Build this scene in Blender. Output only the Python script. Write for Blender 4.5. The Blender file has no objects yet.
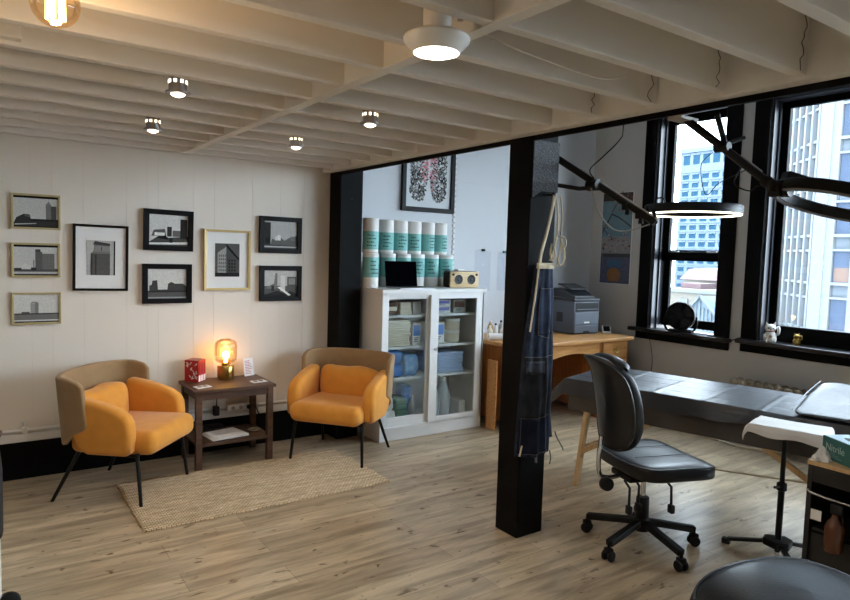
import bpy, bmesh, math, random
from mathutils import Vector, Matrix
random.seed(7)
PI = math.pi
SC = bpy.context.scene
COL = SC.collection

# ------------------------------------------------------------------ materials
def lin(c):
    return tuple(((x/255)/12.92 if x/255 <= .04045 else ((x/255+.055)/1.055)**2.4) for x in c)
def P(name, rgb, rough=.5, metal=0., var=0., vscale=8., bump=0., bscale=60., coat=0., emit=None, estr=0., stretch=None, rgb2=None, sheen=0., spec=.5):
    m = bpy.data.materials.new(name); m.use_nodes = True
    n = m.node_tree.nodes; l = m.node_tree.links; b = n['Principled BSDF']
    c = lin(rgb)
    b.inputs['Base Color'].default_value = (*c, 1)
    b.inputs['Roughness'].default_value = rough
    b.inputs['Metallic'].default_value = metal
    b.inputs['Coat Weight'].default_value = coat
    b.inputs['Specular IOR Level'].default_value = spec
    if sheen: b.inputs['Sheen Weight'].default_value = sheen
    if emit:
        b.inputs['Emission Color'].default_value = (*lin(emit), 1); b.inputs['Emission Strength'].default_value = estr
    tc = n.new('ShaderNodeTexCoord'); mp = n.new('ShaderNodeMapping'); l.new(tc.outputs['Object'], mp.inputs['Vector'])
    if stretch: mp.inputs['Scale'].default_value = stretch
    if var > 0 or rgb2:
        t = n.new('ShaderNodeTexNoise'); t.inputs['Scale'].default_value = vscale; t.inputs['Detail'].default_value = 5
        l.new(mp.outputs['Vector'], t.inputs['Vector'])
        r = n.new('ShaderNodeValToRGB')
        c2 = lin(rgb2) if rgb2 else tuple(min(1, x*(1+var)) for x in c)
        c1 = c if rgb2 else tuple(x*(1-var) for x in c)
        r.color_ramp.elements[0].color = (*c1, 1); r.color_ramp.elements[1].color = (*c2, 1)
        r.color_ramp.elements[0].position = .32; r.color_ramp.elements[1].position = .68
        l.new(t.outputs['Fac'], r.inputs['Fac']); l.new(r.outputs['Color'], b.inputs['Base Color'])
    if bump > 0:
        t2 = n.new('ShaderNodeTexNoise'); t2.inputs['Scale'].default_value = bscale; t2.inputs['Detail'].default_value = 4
        l.new(mp.outputs['Vector'], t2.inputs['Vector'])
        bp = n.new('ShaderNodeBump'); bp.inputs['Strength'].default_value = bump; bp.inputs['Distance'].default_value = .01
        l.new(t2.outputs['Fac'], bp.inputs['Height']); l.new(bp.outputs['Normal'], b.inputs['Normal'])
    return m
def glass(name, tint=(255, 255, 255), refl=.5, rough=.0, base=.04):
    m = bpy.data.materials.new(name); m.use_nodes = True
    n = m.node_tree.nodes; l = m.node_tree.links; n.remove(n['Principled BSDF']); out = n['Material Output']
    t = n.new('ShaderNodeBsdfTransparent'); t.inputs['Color'].default_value = (*lin(tint), 1)
    g = n.new('ShaderNodeBsdfGlossy'); g.inputs['Roughness'].default_value = rough
    lw = n.new('ShaderNodeLayerWeight'); lw.inputs['Blend'].default_value = .25
    ma = n.new('ShaderNodeMath'); ma.operation = 'MULTIPLY_ADD'; ma.inputs[1].default_value = refl; ma.inputs[2].default_value = base
    mx = n.new('ShaderNodeMixShader'); l.new(lw.outputs['Fresnel'], ma.inputs[0]); l.new(ma.outputs[0], mx.inputs['Fac'])
    l.new(t.outputs[0], mx.inputs[1]); l.new(g.outputs[0], mx.inputs[2]); l.new(mx.outputs[0], out.inputs['Surface'])
    return m
def wood(name, c1, c2, rough=.45, scale=(1, 12, 12), nscale=4., coat=0.):
    return P(name, c1, rough, rgb2=c2, vscale=nscale, stretch=scale, bump=.08, bscale=nscale*3, coat=coat)
def floor_mat():
    m = bpy.data.materials.new('oak_plank_floor'); m.use_nodes = True
    n = m.node_tree.nodes; l = m.node_tree.links; b = n['Principled BSDF']
    tc = n.new('ShaderNodeTexCoord')
    br = n.new('ShaderNodeTexBrick'); br.offset = .37; br.inputs['Scale'].default_value = 1
    br.inputs['Brick Width'].default_value = 1.22; br.inputs['Row Height'].default_value = .18
    br.inputs['Mortar Size'].default_value = .0014; br.inputs['Mortar Smooth'].default_value = .2; br.inputs['Bias'].default_value = 0
    br.inputs['Color1'].default_value = (*lin((204, 187, 158)), 1); br.inputs['Color2'].default_value = (*lin((174, 156, 130)), 1)
    br.inputs['Mortar'].default_value = (*lin((140, 122, 98)), 1)
    l.new(tc.outputs['Object'], br.inputs['Vector'])
    def nz(sc, st, det, lo, hi, p0, p1):
        mp = n.new('ShaderNodeMapping'); mp.inputs['Scale'].default_value = st; l.new(tc.outputs['Object'], mp.inputs['Vector'])
        t = n.new('ShaderNodeTexNoise'); t.inputs['Scale'].default_value = sc; t.inputs['Detail'].default_value = det; t.inputs['Distortion'].default_value = .6
        l.new(mp.outputs['Vector'], t.inputs['Vector'])
        r = n.new('ShaderNodeValToRGB'); r.color_ramp.elements[0].position = p0; r.color_ramp.elements[1].position = p1
        r.color_ramp.elements[0].color = (*lo, 1); r.color_ramp.elements[1].color = (*hi, 1)
        l.new(t.outputs['Fac'], r.inputs['Fac']); return r
    a = nz(2.6, (.9, 6.5, 1), 9, (.56, .53, .48), (1.08, 1.06, 1.04), .32, .62)
    k = nz(11, (1.0, 2.2, 1), 2, (.34, .27, .2), (1, 1, 1), .275, .345)
    g = nz(14, (1.0, 18, 1), 5, (.86, .84, .82), (1.05, 1.05, 1.05), .3, .7)
    cur = br.outputs['Color']
    for x in (a, k, g):
        mx = n.new('ShaderNodeMix'); mx.data_type = 'RGBA'; mx.blend_type = 'MULTIPLY'; mx.inputs[0].default_value = 1
        l.new(cur, mx.inputs[6]); l.new(x.outputs['Color'], mx.inputs[7]); cur = mx.outputs[2]
    l.new(cur, b.inputs['Base Color'])
    b.inputs['Roughness'].default_value = .34; b.inputs['Specular IOR Level'].default_value = .7
    bp = n.new('ShaderNodeBump'); bp.inputs['Strength'].default_value = .12; bp.inputs['Distance'].default_value = .004
    l.new(g.outputs['Color'], bp.inputs['Height']); l.new(bp.outputs['Normal'], b.inputs['Normal'])
    return m
def rug_mat():
    m = bpy.data.materials.new('woven_jute'); m.use_nodes = True
    n = m.node_tree.nodes; l = m.node_tree.links; b = n['Principled BSDF']
    tc = n.new('ShaderNodeTexCoord'); br = n.new('ShaderNodeTexBrick'); br.offset = .5
    br.inputs['Scale'].default_value = 1; br.inputs['Brick Width'].default_value = .026; br.inputs['Row Height'].default_value = .016
    br.inputs['Mortar Size'].default_value = .003; br.inputs['Mortar Smooth'].default_value = 1
    br.inputs['Color1'].default_value = (*lin((240, 220, 188)), 1); br.inputs['Color2'].default_value = (*lin((220, 196, 160)), 1)
    br.inputs['Mortar'].default_value = (*lin((150, 122, 88)), 1)
    l.new(tc.outputs['Object'], br.inputs['Vector'])
    t = n.new('ShaderNodeTexNoise'); t.inputs['Scale'].default_value = 5; t.inputs['Detail'].default_value = 6
    mp = n.new('ShaderNodeMapping'); mp.inputs['Scale'].default_value = (1, 7, 1); l.new(tc.outputs['Object'], mp.inputs['Vector']); l.new(mp.outputs['Vector'], t.inputs['Vector'])
    r = n.new('ShaderNodeValToRGB'); r.color_ramp.elements[0].color = (.8, .77, .72, 1); r.color_ramp.elements[1].color = (1.1, 1.1, 1.1, 1)
    r.color_ramp.elements[0].position = .35; r.color_ramp.elements[1].position = .65
    l.new(t.outputs['Fac'], r.inputs['Fac'])
    mx = n.new('ShaderNodeMix'); mx.data_type = 'RGBA'; mx.blend_type = 'MULTIPLY'; mx.inputs[0].default_value = 1
    l.new(br.outputs['Color'], mx.inputs[6]); l.new(r.outputs['Color'], mx.inputs[7]); l.new(mx.outputs[2], b.inputs['Base Color'])
    b.inputs['Roughness'].default_value = .95; b.inputs['Specular IOR Level'].default_value = .1
    bp = n.new('ShaderNodeBump'); bp.inputs['Strength'].default_value = .9; bp.inputs['Distance'].default_value = .006; bp.invert = True
    l.new(br.outputs['Fac'], bp.inputs['Height']); l.new(bp.outputs['Normal'], b.inputs['Normal'])
    return m

M = {}
M['floor'] = floor_mat(); M['rug'] = rug_mat()
M['wall'] = P('white_painted_panelling', (230, 221, 209), .6, var=.02, vscale=2, bump=.03, bscale=40)
M['groove'] = P('panel_groove_shade', (222, 213, 201), .7)
M['wall2'] = P('cool_white_paint', (204, 207, 211), .55, var=.02, vscale=2)
M['ceil'] = P('cream_painted_timber', (230, 224, 215), .42, var=.02, vscale=3, stretch=(.4, 3, 3), bump=.01, bscale=30)
M['blackp'] = P('black_painted_wood', (10, 10, 11), .6, var=.25, vscale=12, bump=.06, bscale=50, spec=.1)
M['blackrough'] = P('rough_black_timber', (52, 54, 58), .6, rgb2=(10, 10, 11), vscale=70, stretch=(1, 1, 2.2), bump=.8, bscale=80)
M['black'] = P('black_plastic', (13, 13, 14), .5, bump=.02, spec=.3)
M['blackmetal'] = P('black_powder_metal', (12, 12, 13), .45, bump=.02, spec=.3)
M['orange'] = P('orange_upholstery', (216, 146, 58), .85, var=.05, vscale=14, bump=.15, bscale=350, sheen=.2, spec=.2)
M['taupe'] = P('taupe_felt', (150, 122, 88), .9, var=.06, vscale=18, bump=.2, bscale=320, sheen=.2, spec=.2)
M['walnut'] = wood('dark_walnut', (58, 36, 23), (86, 56, 36), .5, (1, 9, 9), 5)
M['oak'] = wood('honey_oak', (186, 128, 68), (212, 158, 96), .38, (.9, 9, 9), 5)
M['oakdark'] = wood('amber_oak', (150, 92, 46), (178, 116, 62), .4, (9, 9, .9), 5)
M['pale'] = wood('pale_pine', (196, 158, 108), (214, 180, 134), .5, (8, 8, .9), 5)
M['bamboo'] = wood('bamboo', (206, 176, 126), (222, 196, 150), .5, (1, 10, 10), 8)
M['whitelam'] = P('white_laminate', (226, 226, 224), .35, var=.01)
M['white'] = P('white_plastic', (232, 231, 228), .4, var=.01)
M['paper'] = P('white_paper', (236, 234, 230), .75, var=.015, vscale=30)
M['cream'] = P('cream_cotton', (222, 212, 192), .85, var=.05, vscale=25, bump=.1, bscale=150)
M['gold'] = P('brushed_gold', (204, 178, 124), .42, metal=.45, var=.06, vscale=20, stretch=(1, 1, 9))
M['goldflat'] = P('champagne_gold_paint', (186, 170, 124), .5, metal=.2, var=.05)
M['brass'] = P('brushed_brass', (190, 152, 82), .28, metal=1., var=.06, vscale=25, stretch=(8, 8, 1))
M['steel'] = P('brushed_steel', (176, 176, 178), .28, metal=1., var=.04)
M['chrome'] = P('chrome', (210, 210, 212), .12, metal=1., var=.01)
M['leather'] = P('black_leather', (20, 21, 24), .34, var=.12, vscale=20, bump=.12, bscale=160)
M['drape'] = P('black_plastic_sheet', (34, 38, 46), .42, var=.12, vscale=7, bump=.35, bscale=22, spec=.9)
M['skirt'] = P('charcoal_vinyl', (80, 74, 68), .6, var=.1, vscale=9, bump=.1)
M['denim'] = P('navy_denim', (24, 28, 38), .9, rgb2=(46, 54, 72), vscale=16, stretch=(3, 1, 1), bump=.3, bscale=420, spec=.15)
M['denim2'] = P('charcoal_denim', (28, 31, 36), .9, rgb2=(44, 48, 54), vscale=18, bump=.3, bscale=420, spec=.15)
M['stitch'] = P('pale_stitching', (112, 110, 106), .9, var=.05)
M['cord'] = P('natural_cotton_webbing', (206, 192, 164), .9, var=.08, vscale=30)
M['prgrey'] = P('slate_grey_plastic', (92, 102, 116), .45, var=.03, bump=.02)
M['prdark'] = P('dark_grey_plastic', (48, 52, 58), .4, var=.03)
M['teal'] = P('teal_label', (118, 184, 180), .6, rgb2=(136, 198, 192), vscale=40)
M['ink'] = P('dark_label_ink', (38, 62, 66), .7, var=.1)
M['red'] = P('red_cover', (178, 34, 36), .5, var=.06)
M['amber'] = glass('amber_ribbed_glass', (255, 240, 214), .6, .05, .08)
M['pane'] = glass('window_glass', (246, 250, 252), .35, .0, .02)
M['cabglass'] = glass('cabinet_glass', (248, 251, 251), .4, .0, .03)
M['acryl'] = glass('clear_acrylic', (249, 250, 252), .12, .2, .01)
M['bulbglass'] = glass('clear_bulb_glass', (255, 240, 216), .4, .0, .04)
M['filament'] = P('glowing_filament', (255, 220, 150), .5, emit=(255, 206, 130), estr=14)
M['warmbulb'] = P('glowing_warm_bulb', (255, 220, 150), .5, emit=(255, 196, 110), estr=16)
M['spotglow'] = P('glowing_spot_lens', (255, 240, 220), .5, emit=(255, 232, 200), estr=9)
M['slotglow'] = P('lit_vent_slots', (255, 240, 220), .5, emit=(255, 236, 205), estr=2.2)
M['disc'] = P('frosted_led_disc', (255, 248, 240), .5, emit=(255, 244, 228), estr=9)
M['ringglow'] = P('lit_ring_tube', (255, 248, 236), .5, emit=(255, 240, 216), estr=6)
M['ringoff'] = P('ring_diffuser', (128, 132, 138), .4, var=.01)
M['blueplastic'] = P('blue_wrap', (66, 136, 206), .45, rgb2=(40, 104, 176), vscale=14)
M['paleblue'] = P('pale_blue_fabric', (186, 204, 232), .8, var=.06, vscale=16)
M['green'] = P('green_pack', (94, 142, 118), .6, var=.12, vscale=20)
M['clear'] = P('cloudy_plastic', (196, 202, 204), .3, var=.06, vscale=14)
M['purplelab'] = P('violet_label', (116, 118, 190), .6, var=.05)
M['bluelab'] = P('blue_label', (92, 138, 206), .6, var=.05)
M['greybox'] = P('grey_carton', (176, 172, 166), .7, var=.04)
M['tealbox'] = P('teal_carton', (62, 116, 112), .55, var=.04)
M['tealtop'] = P('pale_blue_carton', (176, 202, 214), .5, var=.03)
M['brownglass'] = P('brown_bottle', (92, 52, 32), .3, var=.08)
M['rad'] = P('bronze_cream_radiator', (178, 162, 134), .42, metal=.25, rgb2=(120, 104, 78), vscale=16)
M['mat'] = P('white_mount_board', (232, 231, 228), .8, var=.01)
M['screen'] = P('dark_screen', (7, 7, 10), .5, var=.05, spec=.02)
M['kraft'] = P('kraft_paper', (186, 150, 104), .8, var=.05)
M['darkbody'] = P('black_laminate', (26, 25, 25), .45, var=.1)
M['garment'] = P('blue_grey_cloth', (104, 112, 136), .9, var=.1, vscale=20, bump=.2)
M['brownfab'] = P('brown_print_fabric', (64, 38, 30), .85, rgb2=(120, 84, 66), vscale=60)
M['pinkish'] = P('pink_print', (200, 120, 130), .8, var=.06)
GREY = {}
def grey(v):
    v = int(max(10, min(238, 124+(v-124)*1.3)))
    if v not in GREY: GREY[v] = P('print_grey_%d' % v, (v, v, int(v*.985)), .5, var=.10, vscale=90, spec=.15)
    return GREY[v]
# exterior
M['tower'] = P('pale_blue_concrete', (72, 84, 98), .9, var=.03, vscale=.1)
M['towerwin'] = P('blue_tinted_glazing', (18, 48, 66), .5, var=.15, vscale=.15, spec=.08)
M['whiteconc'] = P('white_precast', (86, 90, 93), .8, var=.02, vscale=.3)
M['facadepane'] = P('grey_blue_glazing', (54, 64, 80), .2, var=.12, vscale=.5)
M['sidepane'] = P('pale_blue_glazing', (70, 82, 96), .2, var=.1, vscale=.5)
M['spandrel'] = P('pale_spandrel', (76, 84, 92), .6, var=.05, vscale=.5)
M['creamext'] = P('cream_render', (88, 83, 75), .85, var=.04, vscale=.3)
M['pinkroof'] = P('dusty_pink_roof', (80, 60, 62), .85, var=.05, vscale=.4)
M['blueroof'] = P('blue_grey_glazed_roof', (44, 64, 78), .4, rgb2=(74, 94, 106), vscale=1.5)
M['terracotta'] = P('peach_blind', (86, 68, 60), .8, var=.03)
M['ground'] = P('asphalt', (96, 96, 98), .9, var=.1, vscale=.2)

# ------------------------------------------------------------------ mesh builder
class MB:
    def __init__(s): s.bm = bmesh.new(); s.mi = 0
    def _n(s, nf0):
        s.bm.faces.ensure_lookup_table()
        for f in s.bm.faces[nf0:]: f.material_index = s.mi
    def box(s, x0, y0, z0, x1, y1, z1, r=0., seg=2, T=None):
        n0 = len(s.bm.faces)
        b2 = bmesh.new() if r else s.bm
        vs = [b2.verts.new(Vector((x, y, z))) for x in (x0, x1) for y in (y0, y1) for z in (z0, z1)]
        fs = [(0, 1, 3, 2), (4, 6, 7, 5), (0, 4, 5, 1), (2, 3, 7, 6), (0, 2, 6, 4), (1, 5, 7, 3)]
        for f in fs: b2.faces.new([vs[i] for i in f])
        if r:
            bmesh.ops.recalc_face_normals(b2, faces=b2.faces)
            bmesh.ops.bevel(b2, geom=list(b2.edges), offset=r, segments=seg, profile=.5, affect='EDGES', clamp_overlap=True)
            if T is not None: bmesh.ops.transform(b2, matrix=T, verts=b2.verts)
            s._merge(b2)
        elif T is not None:
            for v in vs: v.co = T @ v.co
        s._n(n0); return s
    def _merge(s, b2):
        mp = {}
        for v in b2.verts: mp[v] = s.bm.verts.new(v.co)
        for f in b2.faces:
            try: s.bm.faces.new([mp[v] for v in f.verts])
            except ValueError: pass
        b2.free()
    def prism(s, pts, a, b, axis='y'):
        """pts 2D outline; extruded from a to b along axis. axis y: (x,z); x: (y,z); z: (x,y)"""
        n0 = len(s.bm.faces)
        def co(p, t): return {'y': (p[0], t, p[1]), 'x': (t, p[0], p[1]), 'z': (p[0], p[1], t)}[axis]
        A = [s.bm.verts.new(co(p, a)) for p in pts]; B = [s.bm.verts.new(co(p, b)) for p in pts]
        s.bm.faces.new(A); s.bm.faces.new(list(reversed(B)))
        k = len(pts)
        for i in range(k): s.bm.faces.new([A[i], B[i], B[(i+1) % k], A[(i+1) % k]])
        s._n(n0); return s
    def tube(s, pts, r, seg=10, closed=False, r2=None, cap=True):
        n0 = len(s.bm.faces)
        pts = [Vector(p) for p in pts]; k = len(pts)
        rad = r if isinstance(r, (list, tuple)) else [r+(0 if r2 is None else (r2-r)*i/(k-1)) for i in range(k)]
        rings = []; up = None
        for i, p in enumerate(pts):
            if closed: d = pts[(i+1) % k]-pts[i-1]
            else: d = pts[min(i+1, k-1)]-pts[max(i-1, 0)]
            d.normalize()
            if up is None:
                up = Vector((0, 0, 1)) if abs(d.z) < .9 else Vector((1, 0, 0))
            x = d.cross(up)
            if x.length < 1e-5: x = d.orthogonal()
            x.normalize(); y = x.cross(d).normalized(); up = y
            rings.append([s.bm.verts.new(p+x*math.cos(2*PI*j/seg)*rad[i]+y*math.sin(2*PI*j/seg)*rad[i]) for j in range(seg)])
        for i in range(k if closed else k-1):
            A, B = rings[i], rings[(i+1) % k]
            for j in range(seg): s.bm.faces.new([A[j], A[(j+1) % seg], B[(j+1) % seg], B[j]])
        if not closed and cap:
            s.bm.faces.new(list(reversed(rings[0]))); s.bm.faces.new(rings[-1])
        s._n(n0); return s
    def bar(s, a, b, w, h, roll=0.):
        """rectangular bar from a to b"""
        a = Vector(a); b = Vector(b); d = (b-a).normalized()
        up = Vector((0, 0, 1)) if abs(d.z) < .95 else Vector((0, 1, 0))
        x = d.cross(up).normalized(); y = x.cross(d).normalized()
        n0 = len(s.bm.faces); q = []
        for p in (a, b):
            q.append([s.bm.verts.new(p+x*i*w/2+y*j*h/2) for i, j in ((-1, -1), (1, -1), (1, 1), (-1, 1))])
        A, B = q
        s.bm.faces.new(A[::-1]); s.bm.faces.new(B)
        for j in range(4): s.bm.faces.new([A[j], A[(j+1) % 4], B[(j+1) % 4], B[j]])
        s._n(n0); return s
    def lathe(s, prof, seg=32, c=(0, 0, 0), T=None, rib=0., nrib=0):
        n0 = len(s.bm.faces); rings = []
        for (r, z) in prof:
            if r <= 1e-6: rings.append([s.bm.verts.new((c[0], c[1], c[2]+z))])
            else:
                rings.append([s.bm.verts.new((c[0]+(r*(1+rib*math.cos(nrib*2*PI*j/seg)))*math.cos(2*PI*j/seg), c[1]+(r*(1+rib*math.cos(nrib*2*PI*j/seg)))*math.sin(2*PI*j/seg), c[2]+z)) for j in range(seg)])
        for A, B in zip(rings, rings[1:]):
            for j in range(seg):
                a0, a1, b0, b1 = A[j % len(A)], A[(j+1) % len(A)], B[j % len(B)], B[(j+1) % len(B)]
                f = [a0, a1, b1, b0]; f = list(dict.fromkeys(f))
                if len(f) > 2: s.bm.faces.new(f)
        if T is not None:
            for R in rings:
                for v in R: v.co = T @ v.co
        s._n(n0); return s
    def grid(s, fn, nu, nv, wrapu=False):
        n0 = len(s.bm.faces)
        V = [[s.bm.verts.new(fn(i/(nu if wrapu else nu), j/nv)) for j in range(nv+1)] for i in range(nu if wrapu else nu+1)]
        k = len(V)
        for i in range(k if wrapu else k-1):
            for j in range(nv):
                s.bm.faces.new([V[i][j], V[(i+1) % k][j], V[(i+1) % k][j+1], V[i][j+1]])
        s._n(n0); return s
    def poly(s, pts):
        n0 = len(s.bm.faces); s.bm.faces.new([s.bm.verts.new(p) for p in pts]); s._n(n0); return s
    def m(s, i): s.mi = i; return s
    def build(s, name, mats, parent=None, smooth=None, bevel=0, bseg=2, sub=0, solid=0, recalc=True, loc=None, rz=0):
        if recalc: bmesh.ops.recalc_face_normals(s.bm, faces=s.bm.faces)
        me = bpy.data.meshes.new(name); s.bm.to_mesh(me); s.bm.free()
        for mt in (mats if isinstance(mats, (list, tuple)) else [mats]): me.materials.append(mt)
        if smooth is not None:
            me.polygons.foreach_set('use_smooth', [True]*len(me.polygons))
            if smooth < 180: me.set_sharp_from_angle(angle=math.radians(smooth))
        o = bpy.data.objects.new(name, me); COL.objects.link(o)
        if parent: o.parent = parent
        if loc: o.location = loc
        if rz: o.rotation_euler = (0, 0, rz)
        if solid:
            md = o.modifiers.new('solid', 'SOLIDIFY'); md.thickness = solid; md.offset = 0
        if bevel:
            md = o.modifiers.new('bevel', 'BEVEL'); md.width = bevel; md.segments = bseg; md.limit_method = 'ANGLE'; md.angle_limit = math.radians(50)
        if sub:
            md = o.modifiers.new('sub', 'SUBSURF'); md.levels = sub; md.render_levels = sub
        return o
def tag(o, label=None, cat=None, group=None, kind=None):
    if label: o['label'] = label
    if cat: o['category'] = cat
    if group: o['group'] = group
    if kind: o['kind'] = kind
    return o
def thing(name, label, cat, loc=(0, 0, 0), rz=0., group=None):
    o = bpy.data.objects.new(name, None); COL.objects.link(o); o.empty_display_size = .1
    o.location = loc; o.rotation_euler = (0, 0, rz)
    return tag(o, label, cat, group)
def struct(o): o['kind'] = 'structure'; return o
def copy_tree(o, loc=None, rz=None, label=None, parent=None):
    c = o.copy(); COL.objects.link(c)
    if parent: c.parent = parent
    for ch in list(o.children): copy_tree(ch, parent=c)
    if loc is not None: c.location = loc
    if rz is not None: c.rotation_euler = (0, 0, rz)
    if label: c['label'] = label
    return c
def light(name, kind, energy, color, loc, parent=None, size=.05, rot=(0, 0, 0), spot=None, blend=.5):
    d = bpy.data.lights.new(name, kind); d.energy = energy; d.color = color
    if kind in ('POINT', 'SPOT'): d.shadow_soft_size = size
    if kind == 'AREA': d.shape = 'DISK'; d.size = size
    if spot: d.spot_size = spot; d.spot_blend = blend
    o = bpy.data.objects.new(name, d); COL.objects.link(o); o.location = loc; o.rotation_euler = rot
    if parent: o.parent = parent
    return o
def catmull(pts, n=8):
    pts = [Vector(p) for p in pts]; out = []
    for i in range(len(pts)-1):
        p0, p1, p2, p3 = pts[max(i-1, 0)], pts[i], pts[i+1], pts[min(i+2, len(pts)-1)]
        for k in range(n):
            t = k/n
            out.append(.5*((2*p1)+(p2-p0)*t+(2*p0-5*p1+4*p2-p3)*t*t+(3*p1-p0-3*p2+p3)*t**3))
    out.append(pts[-1]); return out

# ------------------------------------------------------------------ camera
def setup_camera():
    yaw, pitch, roll, F = math.radians(34.8995), math.radians(-4.1442), math.radians(1.72764), 645.75
    f = Vector((math.sin(yaw)*math.cos(pitch), math.cos(yaw)*math.cos(pitch), math.sin(pitch)))
    r = Vector((math.cos(yaw), -math.sin(yaw), 0)); u = r.cross(f)
    c, s = math.cos(roll), math.sin(roll)
    r2 = c*r+s*u; u2 = -s*r+c*u
    cd = bpy.data.cameras.new('camera'); cd.sensor_width = 36; cd.lens = F/850*36; cd.clip_start = .05; cd.clip_end = 1000
    co = bpy.data.objects.new('camera', cd); COL.objects.link(co)
    co.matrix_world = Matrix(((r2.x, u2.x, -f.x, 0), (r2.y, u2.y, -f.y, 0), (r2.z, u2.z, -f.z, 1.55), (0, 0, 0, 1)))
    SC.camera = co
setup_camera()

WY, WX, XL, YB = 4.90, 5.65, -2.2, -2.6     # back wall, window wall, left wall, wall behind
ZC, ZH = 2.44, 3.75                         # low deck, tall ceiling

# ------------------------------------------------------------------ room shell
struct(MB().box(XL-.2, YB-.2, -.12, WX+.3, WY+.2, 0).build('floor', M['floor']))
mb = MB()
x = XL; gaps = [.32, .34, .18, .40, .28, .20, .15, .24]; i = 0
edges = [.005, .10, .295, .415, .60, .865, 1.0, 1.075, 1.32, 1.47, 1.76, 1.99, 2.19, 2.42]
left = [-2.2, -1.9, -1.62, -1.3, -1.1, -.85, -.6, -.4, -.22]
ed = left+edges
for a, b in zip(ed, ed[1:]): mb.box(a+.0007, WY-.012, .24, b-.0007, WY+.05, ZC)
mb.m(1).box(XL, WY-.0095, .2, 2.42, WY+.1, ZC)
struct(mb.build('wall_back', [M['wall'], M['groove']]))
mb = MB().box(2.42, WY, 0, WX+.3, WY+.1, ZH)
struct(mb.build('wall_back_window_bay', M['wall2']))
mb = MB().box(2.62, WY-.006, 0, 3.70, WY+.001, 2.236).box(3.73, WY-.006, 0, WX, WY+.001, 2.226).box(2.62, WY-.006, 2.24, 3.70, WY+.001, ZH).box(3.73, WY-.006, 2.23, WX, WY+.001, ZH)
struct(mb.build('trim_1', M['wall2']))
mb = MB()
for k in range(46): mb.box(3.702, WY-.016, 1.2+k*.05, 3.728, WY-.001, 1.236+k*.05, r=.004, seg=1)
struct(mb.build('trim_2', M['white']))
struct(MB().box(XL-.1, YB, 0, XL, WY, ZC).build('wall_left', M['wall']))
struct(MB().box(XL-.1, YB-.1, 0, WX+.3, YB, ZH).build('wall_front', M['wall2']))
struct(MB().box(2.43, YB, 2.40, 2.58, WY, ZH).build('wall_mezzanine', M['wall2']))
struct(MB().box(2.43, YB, ZH, WX+.3, WY+.1, ZH+.1).build('ceiling_window_bay', M['wall2']))
# black base along gallery wall, ledge and pipe
struct(MB().box(XL, WY-.035, 0, 2.42, WY-.008, .245).build('baseboard_back', M['blackp']))
struct(MB().box(XL, WY-.042, .245, 2.42, WY-.010, .30, r=.006).build('trim_3', M['whitelam']))
t = thing('heating_pipe', 'thin white painted pipe with a valve running above the black skirting', 'pipe', (0, WY-.034, .322))
MB().tube([(XL+.02, 0, 0), (2.38, 0, 0)], .011, 12).build('pipe', M['white'], t, smooth=50)
mb = MB().lathe([(0, -.02), (.018, -.02), (.022, 0), (.018, .02), (.008, .024), (.008, .045), (.016, .048), (.016, .056), (0, .058)], 16, (.245, 0, 0))
mb.build('valve', M['white'], t, smooth=40)

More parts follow.
